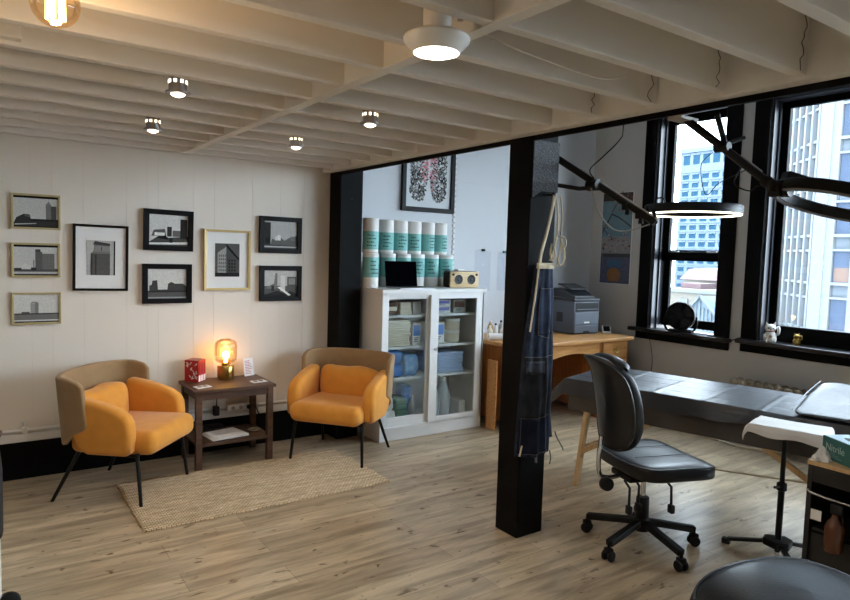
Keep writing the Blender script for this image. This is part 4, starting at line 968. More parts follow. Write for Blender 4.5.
# second lamp under the beam
R0 = Vector((2.50, 1.68, 2.157))
t = thing('ring_lamp', 'unlit black ring lamp on a tilted arm in front of the right window', 'lamp', R0)
w = lambda *p: Vector(p)-R0
A2, E2 = w(2.50, 1.675, 2.15), w(2.665, 1.372, 1.862)
d2 = (E2-A2).normalized()
MB().box(-.078, -.03, -.014, .05, .035, .002, r=.003).build('beam_plate', M['greybox'], t)
MB().tube([A2, E2], .017, 14).build('boom', M['blackmetal'], t, smooth=50)
MB().tube([A2+d2*.28+Vector((0, 0, .02)), E2+Vector((0, 0, .02))-d2*.06], .006, 8).build('boom_highlight', M['steel'], t, smooth=50)  # pale rod again stands for a reflection on top of the boom
J = A2+d2*.19
MB().tube([w(2.53, 1.555, 2.157), J+Vector((.0, -.01, .012))], .012, 10).build('strut', M['blackmetal'], t, smooth=50)
MB().tube([J+Vector((.0, 0, .008)), J+Vector((.085, -.045, .045))], .008, 8).build('pivot_handle', M['black'], t, smooth=50)
MB().lathe([(0, -.03), (.02, -.03), (.02, .03), (0, .03)], 14, T=Matrix.Translation(J) @ Matrix.Rotation(PI/2, 4, 'X')).build('pivot', M['black'], t, smooth=40)
ax = Vector((.92, .39, 0)).normalized()
T3 = Matrix.Rotation(math.radians(-8), 4, Vector((.39, -.92, 0))) @ Matrix.Rotation(math.radians(13), 4, ax)
c2 = w(2.862, 1.215, 1.79)
ring(t, c2, .245, False, T3)
T = Matrix.Translation(c2) @ T3
rt = Vector((.82, -.572, 0)); up = Vector((0, 0, 1))
TB = T @ Matrix.Translation(rt*-.165+up*.038) @ Matrix.Rotation(math.atan2(rt.y, rt.x), 4, 'Z')
MB().prism([(-.075, -.03), (.06, -.03), (.075, -.015), (.075, .015), (.06, .03), (-.075, .03)], 0, .034, 'z').build('control_box', M['black'], t, bevel=.004).matrix_local = TB
mb = MB().tube([E2-d2*.05, E2], .024, 12)
for q in range(4):
    mb.lathe([(0, -.018), (.024+.006*(q % 2), -.022), (.024+.006*(q % 2), .022), (0, .018)], 12, T=Matrix.Translation(E2+Vector((.014*q-.01, -.010*q, -.012*(q % 2)))) @ Matrix.Rotation(PI/2*(q % 2), 4, 'X'))
mb.build('knuckle_joint', M['black'], t, smooth=40)
MB().tube(catmull([J+Vector((-.02, .03, -.02)), w(2.50, 1.595, 1.95), w(2.515, 1.575, 1.83), w(2.56, 1.545, 1.88), J+d2*.12+Vector((0, 0, -.02))]), .0018, 6).build('loop_cable', M['black'], t, smooth=60)
MB().tube(catmull([J+d2*.10+Vector((0, 0, -.02)), w(2.56, 1.48, 1.875), w(2.61, 1.445, 1.845), w(2.64, 1.425, 1.865), E2-d2*.03+Vector((0, 0, -.02))]), .003, 6).build('loop_cable', M['black'], t, smooth=60)

# ------------------------------------------------------------------ treatment table with its plastic sheet
TR = math.atan2(.235, .972)
TH = .715
t = thing('treatment_table', 'long folding treatment table with wooden legs under black plastic', 'treatment table', (3.35, 3.07, 0), TR)
MB().box(0, -1.93, TH-.085, .70, 0, TH-.004, r=.03, seg=4).build('padded_top', M['skirt'], t, smooth=60)
MB().box(.012, -1.90, TH-.215, .688, -.02, TH-.08).build('side_skirt', M['skirt'], t, bevel=.006)
for sx, sy in ((0, 0), (1, 0), (0, 1), (1, 1)):
    x = .055 if sx == 0 else .645; y = -.14 if sy == 0 else -1.78
    MB().bar((x+(-.095 if sx == 0 else .095), y+(.0 if sy == 0 else .0), 0), (x, y-.02*(1-2*sy), TH-.1), .05, .028).build('leg', M['pale'], t, bevel=.003)
    for zz in (.20, .26):
        k = zz/(TH-.1); MB().lathe([(0, -.022), (.012, -.02), (.014, 0), (.012, .02), (0, .022)], 12, T=Matrix.Translation((x+(-.095 if sx == 0 else .095)*(1-k), y-.02*(1-2*sy)*k, zz)) @ Matrix.Rotation(PI/2, 4, 'X')).build('leg_knob', M['pale'], t, smooth=50)
for x in (.03, .66):
    MB().bar((x-.05 if x < .3 else x+.05, -.15, .23), (x, -.62, TH-.20), .02, .03).build('brace', M['pale'], t)
    MB().bar((x-.05 if x < .3 else x+.05, -1.77, .23), (x, -1.25, TH-.2), .02, .03).build('brace', M['pale'], t)
    MB().tube([(x-.03, -.30, TH-.33), (x-.02, -.98, TH-.40), (x-.03, -1.62, TH-.34)], .006, 6).build('support_cable', P('pale_cable', (206, 192, 168), .5), t, smooth=60)
MB().bar((.05, -.14, .24), (.65, -.14, .24), .02, .04).build('crossbar', M['pale'], t)
# draped sheet
def drape(a, b):
    # a across (0..1), b along (0..1)
    X = -.115+.93*a; Y = .16-2.12*b
    ox = -X if X < 0 else (X-.70 if X > .70 else 0); oy = Y if Y > 0 else 0
    x = min(max(X, 0), .70); y = min(Y, 0)
    z = TH+.003
    sgn = -1 if X < 0 else 1
    wob = .012*math.sin(Y*9+2)+.008*math.sin(Y*23)
    if ox > 0:
        r_ = min(ox, .03); z -= (ox-.012 if ox > .03 else ox*ox/.05); x += sgn*(.010+ .25*ox*(.5+.5*math.sin(Y*11)))
        if ox > .05: z -= wob*.6
    if oy > 0:
        y += .55*oy; z -= .62*oy+.01*math.sin(X*13)
    for q in range(1, 7):
        d_ = Y+.31*q; z += .0035*math.exp(-(d_/.012)**2)
    for q in (.17, .36, .54):
        d_ = X-q; z += .003*math.exp(-(d_/.012)**2)
    z += .0025*math.sin(X*9+Y*4)*math.sin(Y*6.3+1)
    return Vector((x, y, z))
o = MB().grid(drape, 90, 190).build('plastic_sheet', M['drape'], smooth=180, loc=(3.35, 3.07, 0), rz=TR)
tag(o, 'creased black plastic sheet draped over the treatment table', 'plastic sheet')
def bol(u, v):
    th = 2*PI*u; ph = (v-.5)*PI; ex = lambda c, e: math.copysign(abs(c)**e, c)
    x = .37*ex(math.cos(ph), .3)*ex(math.cos(th), .18); y = .29*ex(math.cos(ph), .3)*ex(math.sin(th), .18)
    s_ = ex(math.sin(ph), .5)
    h = .034+.020*(x/.36)
    z = h*(1+s_)+.005*math.sin(14*x+9*y)*(s_ > 0)+.004*math.sin(31*y+7*x)*(s_ > 0)
    if s_ < 0: x *= 1.0
    return Vector((.36+x, -1.69+y, TH+.009+max(0, z)))
t = thing('head_cushion', 'raised cushion wrapped in black plastic at the near end of the table', 'cushion', (3.35, 3.07, 0), TR)
MB().grid(bol, 56, 24, wrapu=True).build('wrapped_cushion', M['drape'], t, smooth=180)
MB().tube(catmull([(.0, -1.40, TH+.04), (.2, -1.40, TH+.07), (.5, -1.40, TH+.092), (.71, -1.405, TH+.105)]), .003, 6).build('sheet_edge', P('pale_plastic_edge', (150, 156, 168), .4), t, smooth=60)

# ------------------------------------------------------------------ task chair
t = thing('task_chair', 'black leather task chair on five castors beside the treatment table', 'chair', (2.945, 2.105, 0), math.atan2(.95, .31))
# local front = -y
angs = [math.radians(a)-math.atan2(.95, .31) for a in (41, 113, 185, 257, 329)]
for a in angs:
    c, s = math.cos(a), math.sin(a)
    mb = MB().bar((c*.03, s*.03, .135), (c*.30, s*.30, .092), .042, .035)
    l_ = mb.build('base_arm', M['black'], t, bevel=.008, bseg=3)
    mb = MB().tube([(c*.298, s*.298, .10), (c*.298, s*.298, .05)], .008, 8)
    px, py = -s, c
    for q in (-.018, .018):
        mb.lathe([(0, -.009), (.024, -.009), (.028, -.005), (.028, .005), (.024, .009), (0, .009)], 20, T=Matrix.Translation((c*.298+px*q, s*.298+py*q, .0285)) @ Matrix.Rotation(a, 4, 'Z') @ Matrix.Rotation(PI/2, 4, 'X'))
    mb.box(-.02, -.02, .035, .02, .02, .07, r=.008, T=Matrix.Translation((c*.298, s*.298, 0)))
    mb.build('castor', M['black'], t, smooth=40)
MB().lathe([(0, .085), (.04, .09), (.045, .15), (.036, .16), (.034, .27), (.03, .275), (0, .275)], 24).build('column_cover', M['black'], t, smooth=40)
MB().lathe([(.014, .27), (.014, .40)], 16).build('gas_lift', M['chrome'], t, smooth=40)
MB().box(-.09, -.09, .385, .09, .15, .42, r=.01).build('mechanism', M['black'], t, smooth=50)
for k, (x, y) in enumerate(((-.12, .17), (-.10, .10), (-.15, -.06))):
    mb = MB().tube([(x*.6, y, .40), (x, y, .375), (x*1.12, y+.01, .29)], .007, 8).box(-.018, -.012, -.035, .018, .012, .01, r=.006, T=Matrix.Translation((x*1.13, y+.01, .28)))
    mb.build('lever', M['black'], t, smooth=50)
mb = MB().lathe([(0, -.02), (.032, -.02), (.036, -.012), (.036, .012), (.032, .02), (0, .02)], 18, T=Matrix.Translation((-.06, .27, .385)) @ Matrix.Rotation(PI/2, 4, 'Y'))
mb.build('tension_knob', M['black'], t, smooth=40)
mb = MB().tube(catmull([(.0, .12, .405), (0, .22, .395), (0, .275, .42), (0, .285, .52), (0, .275, .62)]), .012, 8)
mb.build('back_bar', M['chrome'], t, smooth=50)
def seat(u, v):
    th = 2*PI*u; ph = (v-.5)*PI; ex = lambda c, e: math.copysign(abs(c)**e, c)
    x = .255*ex(math.cos(ph), .28)*ex(math.cos(th), .45); y = .24*ex(math.cos(ph), .28)*ex(math.sin(th), .45)
    s_ = ex(math.sin(ph), .55)
    z = .045*s_
    if s_ > 0: z += .012*math.cos(x*8)*-.6+.006
    z -= .55*max(0, -y-.13)**2*3.2
    z += .4*max(0, y-.12)**2
    return Vector((x*(1+.06*(y < 0)*(-y/.25)), y-.055, .468+z))
MB().grid(seat, 60, 26, wrapu=True).build('seat', M['leather'], t, smooth=180)
MB().tube([seat(k/60, .60)*1.0+Vector((0, 0, .003)) for k in range(60)], .005, 6, closed=True).build('seat_piping', M['leather'], t, smooth=60)
mb = MB()
for q in (-.08, .08):
    mb.tube([Vector((q, y-.04, .468+.055+(-.55*max(0, -y-.13)**2*3.2)+.4*max(0, y-.12)**2-.0035*abs(math.cos(q*8)))) for y in [.16-.32*k/12 for k in range(13)]], .002, 5)
mb.build('seat_seam', P('stitched_leather_seam', (40, 40, 44), .5), t, smooth=60)
def back(u, v):
    th = 2*PI*u; ph = (v-.5)*PI; ex = lambda c, e: math.copysign(abs(c)**e, c)
    zz = ex(math.sin(th), .62)                       # up
    x = ex(math.cos(th), .62)*ex(math.cos(ph), .45); z = zz*ex(math.cos(ph), .45)
    dpt = ex(math.sin(ph), .6)
    X = (.185-.03*max(0, z)**2-.02*max(0, -z)**2)*x; Z = .25*z
    bend = -.035*(1-(z-.1)**2)
    Y = .045*dpt+bend-.035*abs(x)**2
    if z > .6: Y += .05*((z-.6)/.4)**1.3
    return Vector((X, .25+Y+.055*z, .80+Z))
MB().grid(back, 64, 24, wrapu=True).build('backrest', M['leather'], t, smooth=180)
MB().tube([back(k/64, .62)+Vector((0, .004, 0)) for k in range(64)], .006, 6, closed=True).build('back_piping', M['leather'], t, smooth=60)
def hr(u, v):
    th = 2*PI*u; X = -.165+.33*v; e = max(0, 1-abs(2*v-1)**5)**.5
    return Vector((X*.86, .275+.056*math.cos(th)*(.3+.7*e)-1.0*X*X, 1.018-.9*X*X+.040*math.sin(th)*(.3+.7*e)))
MB().grid(hr, 24, 20, wrapu=True).build('head_roll', M['leather'], t, smooth=180)

# ------------------------------------------------------------------ instrument stand
t = thing('instrument_stand', 'slim black tripod stand carrying the wrapped tray', 'stand', (3.463, 1.634, 0))
for a in (108, -22, 228):
    a = math.radians(a); c, s = math.cos(a), math.sin(a)
    l_ = MB().bar((c*.05, s*.05, .075), (c*.245, s*.245, .028), .028, .018).build('leg', M['blackmetal'], t, bevel=.004)
    MB().box(-.022, -.018, -.018, .022, .018, .014, r=.006, T=Matrix.Translation((c*.25, s*.25, .018)) @ Matrix.Rotation(a, 4, 'Z')).build('foot', M['black'], l_)
tri = [(.075*math.cos(math.radians(a+d_)), .075*math.sin(math.radians(a+d_))) for a in (108, 228, -22+360) for d_ in (-22, 22)]
MB().prism(tri, .06, .10, 'z').build('hub', M['blackmetal'], t, bevel=.008)
MB().lathe([(.013, .03), (.013, .10), (.016, .10), (.016, .38), (.012, .38), (.012, .655)], 16).build('pole', M['blackmetal'], t, smooth=40)
MB().lathe([(0, 0), (.012, 0), (.012, .03), (0, .03)], 14, T=Matrix.Translation((0, 0, .0))).build('lower_pin', M['chrome'], t, smooth=40)
MB().lathe([(.016, .36), (.025, .365), (.025, .40), (.016, .405)], 18).build('collar', M['black'], t, smooth=40)
MB().tube([(-.02, 0, .385), (-.055, .01, .385)], .007, 8).build('lock_knob', M['black'], t, smooth=40)
MB().box(-.10, -.15, .655, .10, .15, .668, r=.004).build('tray_plate', M['blackmetal'], t, rz=TR)
def tray(a, b):
    X = -.172+.344*a; Y = -.225+.45*b
    hx, hy = .115, .172
    ox = max(0, abs(X)-hx); oy = max(0, abs(Y)-hy)
    x = max(-hx, min(hx, X)); y = max(-hy, min(hy, Y))
    z = .712-.9*(ox+oy)-.006*math.sin(X*30)*math.sin(Y*26)*(ox+oy > .01)
    x += math.copysign(.01*min(1, ox*40)+.25*ox*(.5+.5*math.sin(Y*31)), X) if ox else 0
    y += math.copysign(.01*min(1, oy*40)+.25*oy*(.5+.5*math.sin(X*37)), Y) if oy else 0
    z += .002*math.sin(X*40+Y*13)
    return Vector((x, y, z))
t = thing('instrument_tray', 'tray wrapped in white disposable paper on the slim tripod stand', 'tray', (3.482, 1.622, 0), TR)
MB().grid(tray, 44, 56).build('paper_wrap', M['paper'], t, smooth=180)
MB().box(-.11, -.167, .669, .11, .167, .706, r=.006).build('tray', M['steel'], t)

# ------------------------------------------------------------------ side trolley, glove box, spray bottle
t = thing('supply_trolley', 'dark supply trolley with pale wooden top at the right edge', 'trolley', (3.02, 1.318, .01), -PI/2)
MB().box(-.004, -.004, .66, .50, .42, .68).build('top_board', M['pale'], t, bevel=.002)
for b in ((0, 0, .04, .02, .42, .66), (.48, 0, .04, .5, .42, .66)): MB().box(*b).build('side_panel', M['darkbody'], t)
MB().box(.02, .40, .04, .48, .42, .66).build('back_panel', M['darkbody'], t)
MB().box(.02, .004, .045, .48, .40, .06).build('bottom_shelf', M['darkbody'], t)
MB().box(.02, .03, .36, .48, .40, .375).build('shelf', M['darkbody'], t)
MB().box(.02, .004, .585, .48, .02, .66).build('front_rail', M['darkbody'], t)
MB().box(.02, .02, .06, .48, .03, .355).build('lower_front', M['darkbody'], t)
MB().tube(catmull([(.015, -.004, .555), (.04, -.03, .545), (.25, -.035, .54), (.46, -.03, .545), (.485, -.004, .555)]), .005, 8).build('hanging_rail', M['chrome'], t, smooth=50)
for x in (.03, .47):
    for y in (.04, .38): MB().lathe([(0, -.012), (.018, -.012), (.02, 0), (.018, .012), (0, .012)], 14, T=Matrix.Translation((x, y, .02)) @ Matrix.Rotation(PI/2, 4, 'X')).build('wheel', M['black'], t, smooth=40)
t = thing('spray_bottle', 'brown spray bottle hanging by its trigger on the dark trolley', 'bottle', (2.982, 1.18, .335))
MB().lathe([(0, 0), (.033, 0), (.037, .006), (.037, .10), (.030, .125), (.014, .145), (.013, .16), (0, .16)], 26).build('bottle_body', M['brownglass'], t, smooth=50)
MB().box(-.013, -.03, .16, .013, .02, .205, r=.006).build('trigger_head', M['black'], t, smooth=50)
MB().tube([(0, -.025, .17), (-.004, -.034, .14), (-.004, -.03, .125)], .005, 6).build('trigger', M['black'], t, smooth=50)
MB().box(-.0015, .032, .10, .0, .075, .145, T=Matrix.Translation((-.03, .01, .02))).build('paper_tag', M['paper'], t)
t = thing('glove_box', 'teal cardboard glove box on the pale trolley top', 'box', (3.125, 1.312, .69), -PI/2-.5)
t.scale = (1, 1, 1.3)
MB().box(0, 0, 0, .235, .125, .075, r=.0015, seg=1).build('carton', M['tealbox'], t)
MB().box(.003, .003, .0752, .232, .122, .0762).build('top_face', M['tealtop'], t)
MB().prism([(.117+.06*math.cos(a), .0625+.022*math.sin(a)) for a in [2*PI*k/24 for k in range(24)]], .0763, .0770, 'z').build('opening', M['black'], t)
fc = bpy.data.curves.new('printed_word', 'FONT'); fc.body = 'Nitrile'; fc.size = .034; fc.extrude = .0003; fc.materials.append(P('pale_print', (196, 214, 206), .6))
ft = bpy.data.objects.new('word_source', fc); COL.objects.link(ft); bpy.context.view_layer.update()
fm = bpy.data.meshes.new_from_object(ft.evaluated_get(bpy.context.evaluated_depsgraph_get())); bpy.data.objects.remove(ft)
fo = bpy.data.objects.new('printed_word', fm); COL.objects.link(fo); fo.parent = t; fo.scale = (1.25, 1, 1); fo.location = (.022, -.0008, .032); fo.rotation_euler = (PI/2, 0, 0)
mb = MB()
for q in range(3): mb.box(.022, -.001, .012+.006*q, .12-.02*q, -.0001, .0145+.006*q)
mb.build('small_print', P('dull_print', (130, 168, 160), .6), t)
def crump(u, v):
    th = 2*PI*u; r = .034*(1-v)**.5*(1+.25*math.sin(5*th)+.15*math.sin(9*th+v*5))
    return Vector((r*math.cos(th), r*math.sin(th), .055*v*(1+.2*math.sin(3*th))))
tag(MB().grid(crump, 30, 12, wrapu=True).build('tissue', M['paper'], smooth=60, loc=(3.06, 1.282, .6905)), 'crumpled white tissue on the trolley corner beside the teal box', 'tissue')

# ------------------------------------------------------------------ foreground stool
t = thing('saddle_stool', 'black padded stool cut off by the bottom right corner', 'stool', (2.13, .90, .015), -.22)
def stool(u, v):
    th = 2*PI*u; ph = (v-.5)*PI; ex = lambda c, e: math.copysign(abs(c)**e, c)
    x = .335*ex(math.cos(ph), .38)*ex(math.cos(th), .55); y = .26*ex(math.cos(ph), .38)*ex(math.sin(th), .6)
    s_ = ex(math.sin(ph), .6)
    z = .07*s_+(.02*(1-(x/.335)**2) if s_ > 0 else 0)-(.05*(x/.335)**2 if x < 0 else .01*(x/.335)**2)
    return Vector((x, y, .425+z))
MB().grid(stool, 64, 28, wrapu=True).build('seat_pad', M['leather'], t, smooth=180)
MB().tube([stool(k/64, .66)+Vector((0, 0, .002)) for k in range(64)], .006, 6, closed=True).build('piping', M['leather'], t, smooth=60)
MB().box(-.25, -.19, .33, .25, .19, .36, r=.01).build('seat_plate', M['black'], t)
MB().lathe([(.03, .06), (.03, .2), (.018, .2), (.018, .34)], 18).build('gas_lift', M['chrome'], t, smooth=40)
for k in range(5):
    a = 2*PI*k/5+.4; c, s = math.cos(a), math.sin(a)
    l_ = MB().bar((c*.02, s*.02, .09), (c*.25, s*.25, .07), .045, .03).build('base_arm', M['black'], t, bevel=.006)
    MB().lathe([(0, -.018), (.027, -.016), (.03, 0), (.027, .016), (0, .018)], 16, T=Matrix.Translation((c*.25, s*.25, .0305)) @ Matrix.Rotation(a, 4, 'Z') @ Matrix.Rotation(PI/2, 4, 'X')).build('castor', M['black'], l_, smooth=40)

# ------------------------------------------------------------------ cart at the left edge
t = thing('folding_cart', 'black bag on a white framed wheeled cart at the left edge', 'cart', (-.195, 3.25, 0))
for y in (-.16, .16): MB().tube([(.245, y, .05), (.245, y, .70)], .016, 12).build('frame_post', M['white'], t, smooth=50)
for y in (-.16, .16): MB().tube([(-.25, y, .05), (-.25, y, .70)], .016, 12).build('frame_post', M['white'], t, smooth=50)
MB().tube([(.255, -.16, .09), (.255, .16, .09), (-.25, .16, .09), (-.25, -.16, .09)], .012, 10, closed=True).build('base_rail', M['white'], t, smooth=50)
MB().box(-.27, -.19, .30, .272, .19, .66, r=.05, seg=4).build('bag', P('black_nylon', (24, 24, 26), .6, var=.1, bump=.2), t, smooth=50)
for x in (-.25, .275):
    for y in (-.16, ): MB().lathe([(0, -.016), (.035, -.016), (.045, -.01), (.045, .01), (.035, .016), (0, .016)], 20, T=Matrix.Translation((x+.01, y, .046)) @ Matrix.Rotation(PI/2, 4, 'X')).build('wheel', M['black'], t, smooth=40)
lump('folded_blanket', 'brown patterned cloth on top of the black bag at the left edge', 'cloth', -.215, 3.25, .661, .275, .15, .055, M['brownfab'], None, 8)
lump('bundled_jacket', 'blue grey bundled clothing on the brown cloth at the left edge', 'clothing', -.245, 3.25, .775, .262, .14, .14, M['garment'], None, 9)

# ------------------------------------------------------------------ window bay objects
SZ = .872
t = thing('radiator', 'old cast iron radiator under the right window behind the table', 'radiator', (5.50, 2.65, 0))
for k in range(11):
    y = .39-.078*k
    mb = MB()
    for x in (-.055, .055):
        mb.lathe([(0, .06), (.03, .065), (.034, .1), (.026, .14), (.026, .40), (.034, .45), (.037, .49), (.03, .525), (.012, .535), (0, .536)], 14, (x, y, 0))
    mb.box(-.06, y-.022, .42, .06, y+.022, .47, r=.012).box(-.06, y-.022, .09, .06, y+.022, .13, r=.012)
    mb.build('radiator_section', M['rad'], t, smooth=60)
MB().tube([(0, .42, .45), (0, -.42, .45)], .02, 10).tube([(0, .42, .11), (0, -.42, .11)], .02, 10).build('connecting_pipe', M['rad'], t, smooth=50)
for y in (.39, -.39): MB().box(-.07, y-.015, 0, .07, y+.015, .075, r=.006).build('foot', M['rad'], t)
t = thing('desk_fan', 'round black fan standing on the left window sill', 'fan', (5.665, 3.735, .8575), math.radians(-62))
T = Matrix.Translation((0, 0, .155)) @ Matrix.Rotation(math.radians(90-8), 4, 'X')
MB().lathe([(.128, -.05), (.138, -.04), (.138, .03), (.128, .045), (.122, .04), (.126, .025), (.126, -.04), (.128, -.05)], 40, T=T).build('housing', M['black'], t, smooth=50)
mb = MB()
for k in range(5): mb.tube([T @ Vector(((.03+.022*k)*math.cos(a), (.03+.022*k)*math.sin(a), .04-.0*k)) for a in [2*PI*q/36 for q in range(36)]], .0022, 5, closed=True)
for k in range(10):
    a = 2*PI*k/10; mb.tube([T @ Vector((.028*math.cos(a), .028*math.sin(a), .04)), T @ Vector((.128*math.cos(a+.5), .128*math.sin(a+.5), .036))], .0022, 5)
mb.build('grille', M['black'], t, smooth=60)
mb = MB()
for k in range(4):
    a0 = 2*PI*k/4
    mb.grid(lambda u, v: T @ Vector(((.025+.09*v)*math.cos(a0+u*1.1), (.025+.09*v)*math.sin(a0+u*1.1), -.012+.03*u)), 8, 6)
mb.build('blades', M['prdark'], t, smooth=180, solid=.003)
MB().lathe([(0, -.052), (.10, -.05), (.13, -.045), (.13, -.04), (0, -.044)], 30, T=T).build('rear_cover', M['black'], t, smooth=50)
MB().lathe([(0, -.05), (.04, -.045), (.04, .02), (.028, .044), (0, .046)], 20, T=T).build('motor_hub', M['black'], t, smooth=50)
for s in (-1, 1): MB().tube(catmull([(s*.142, 0, .155), (s*.15, 0, .08), (s*.125, 0, .02), (s*.10, 0, .012)]), .011, 8).build('yoke', M['black'], t, smooth=50)
MB().box(-.11, -.065, 0, .11, .065, .022, r=.009).build('base', M['black'], t, smooth=50)
def cat(loc, rz, S, m, label, ears, eye, arm=1, grp=None):
    t = thing('cat_figurine', label, 'figurine', loc, rz, grp)
    MB().lathe([(0, 0), (.042*S, 0), (.047*S, .008*S), (.048*S, .03*S), (.042*S, .06*S), (.03*S, .082*S), (.02*S, .09*S), (0, .092*S)], 24).build('body', m, t, smooth=60)
    hd = MB().lathe([(0, .075*S), (.025*S, .08*S), (.038*S, .098*S), (.040*S, .112*S), (.034*S, .13*S), (.018*S, .141*S), (0, .143*S)], 24)
    hd.build('head', m, t, smooth=60)
    for s in (-1, 1):
        MB().prism([(s*.012*S, .134*S), (s*.036*S, .122*S), (s*.032*S, .163*S)], -.008*S, .008*S, 'y').build('ear', m, t, bevel=.002*S)
        MB().lathe([(0, -.003*S), (.006*S, 0), (0, .003*S)], 10, T=Matrix.Translation((s*.016*S, -.037*S, .113*S)) @ Matrix.Rotation(PI/2, 4, 'X')).build('eye', eye, t)
        MB().tube([(s*.025*S, -.036*S, .012*S), (s*.022*S, -.046*S, .012*S)], .012*S, 10).build('paw', m, t, smooth=60)
    MB().lathe([(0, -.003*S), (.005*S, 0), (0, .003*S)], 8, T=Matrix.Translation((0, -.041*S, .103*S)) @ Matrix.Rotation(PI/2, 4, 'X')).build('nose', ears, t)
    MB().tube(catmull([(.036*S, -.01*S, .06*S), (.054*S, -.018*S, .075*S), (.056*S, -.02*S, .105*S), (.05*S, -.026*S, .128*S)]), .0115*S, 10).build('raised_arm', m, t, smooth=60)
    MB().tube(catmull([(-.036*S, -.015*S, .06*S), (-.042*S, -.032*S, .045*S), (-.02*S, -.046*S, .038*S)]), .010*S, 10).build('lowered_arm', m, t, smooth=60)
    MB().tube([(.03*S*math.cos(a), .03*S*math.sin(a), .083*S-.004*S*math.sin(a)) for a in [2*PI*k/20 for k in range(20)]], .004*S, 6, closed=True).build('collar', ears, t, smooth=60)
    MB().lathe([(0, -.012*S), (.012*S, -.006*S), (.012*S, .006*S), (0, .012*S)], 12, T=Matrix.Translation((0, -.044*S, .05*S)) @ Matrix.Rotation(PI/2, 4, 'X') @ Matrix.Scale(.5, 4, (0, 0, 1))).build('coin', M['gold'] if m is not M['gold'] else ears, t, smooth=60)
    return t
cat((5.635, 2.845, SZ), math.radians(-58), 1.1, M['white'], 'white beckoning cat figurine on the right window sill corner', P('figurine_red', (150, 52, 48), .5), M['black'])
cat((5.70, 2.655, SZ), math.radians(-58), .62, P('gilt_paint', (176, 142, 62), .4, metal=.5, var=.1), 'small gold cat figurine on the right window sill', P('dark_gilt', (96, 70, 30), .5), M['black'])
tag(MB().tube(catmull([(5.60, 4.03, .88), (5.556, 4.03, .875), (5.555, 4.03, .80), (5.60, 4.02, .72), (5.625, 4.00, .5), (5.63, 4.05, .2), (5.62, 4.08, .01)]), .003, 6).build('fan_cord', M['black'], smooth=60), 'thin black cord hanging below the left window sill', 'cord')
tag(MB().tube(catmull([(5.60, 3.40, .862), (5.575, 3.24, .865), (5.57, 3.16, .85), (5.58, 3.08, .88), (5.60, 2.98, .879)]), .0055, 6).build('sill_cable', M['black'], smooth=60), 'black cable running between the two window sills', 'cable')

# ------------------------------------------------------------------ outside
EX = 'buildings outside the windows'
struct(MB().box(6.2, -200, -30.3, 420, 420, -30).build('ground', M['ground']))
t = thing('office_tower', 'pale blue office tower with rows of windows beyond the left window', 'building', (200, 120, -30), 0, EX)
mb = MB().box(0, -22, 0, 40, 15.2, 69).box(-.6, -22.3, 68.2, 40, 15.5, 69.6)
mb.build('walls', M['tower'], t)
wm = None
for r in range(15):
    for c in range(7):
        if c == 6 and r > 3: continue
        y = 13.0-3.62*c; z = 63.5-2.85*r if r else 64.2
        if r: z = 62.2-2.85*r
        if wm is None or r == 0:
            h = 3.1 if r == 0 else 1.45
            o = MB().box(-.12, -1.15, 0, .3, 1.15, h).build('window', M['towerwin'], t); o.location = (0, y, z)
            MB().box(-.4, -1.3, h, .2, 1.3, h+.28).build('lintel', M['tower'], o)
            if r == 0 and c == 6: wm = False
            if r == 1: wm = o
        else:
            if wm is False:
                o = MB().box(-.12, -1.15, 0, .3, 1.15, 1.45).build('window', M['towerwin'], t); MB().box(-.4, -1.3, 1.45, .2, 1.3, 1.73).build('lintel', M['tower'], o); wm = o; o.location = (0, y, z)
            else: copy_tree(wm, (0, y, z), parent=t)
mb = MB()
for r in range(16): mb.box(-.25, -22, 61.5-2.85*r-.0, 0, 15.2, 61.5-2.85*r+.18)
mb.build('string_course', M['tower'], t)
t = thing('plaster_building', 'pale plaster side of a tall building at the left window edge', 'building', (30, 28.9, -30), 0, EX)
MB().box(0, -2.78, 0, 8.1, 6, 60).build('walls', M['creamext'], t)
mb = MB()
for k in range(14): mb.box(-.08, -2.86, 2+4*k, 8.15, -2.78, 2.35+4*k)
mb.build('string_course', M['creamext'], t)
t = thing('low_building', 'low building with dusty pink roof below the pale blue tower', 'building', (60, 36.5, -30), 0, EX)
MB().box(0, -5, 0, 12, 3.0, 29.7).build('walls', M['creamext'], t)
MB().prism([(-.4, 29.7), (12, 29.7), (9, 30.95), (1.2, 30.75)], -5.3, 3.2, 'y').build('roof', M['pinkroof'], t)
for k in range(4): MB().box(-.1, -4.2+1.9*k, 28.1, .2, -3.4+1.9*k, 29.2).build('window', M['facadepane'], t)
t = thing('low_building', 'cream flat roofed block in front of the pink roof', 'building', (55, 36.6, -30), 0, EX)
MB().box(0, -5.6, 0, 4.5, 1.5, 28.6).build('walls', M['creamext'], t)
MB().box(-.2, -5.8, 28.6, 4.5, 1.7, 28.95).build('parapet', M['whiteconc'], t)
MB().box(1.0, -1.6, 28.9, 3.6, .5, 29.45).build('roof_unit', M['pinkroof'], t)
for k in range(3): MB().box(-.1, -4.8+1.9*k, 27.0, .2, -4.0+1.9*k, 28.0).build('window', M['facadepane'], t)
t = thing('gabled_building', 'blue grey glazed gable roof behind the fan in the left window', 'building', (48, 30.2, -30), 0, EX)
MB().prism([(-1.75, 0), (.75, 0), (.75, 27.6), (-.25, 28.75), (-1.75, 27.25)], 0, 6, 'x').build('walls', M['blueroof'], t)
mb = MB()
mb.bar((-.15, -1.85, 27.2), (-.15, -.25, 28.82), .16, .2).bar((-.15, .85, 27.5), (-.15, -.25, 28.82), .16, .2)
mb.build('verge_board', M['whiteconc'], t)
mb = MB()
for k in range(7): mb.box(-.08, -1.6+.33*k, 26, .05, -1.52+.33*k, 27.5+.12*k if k < 4 else 28.4-.22*(k-4))
mb.build('glazing_bars', M['whiteconc'], t)
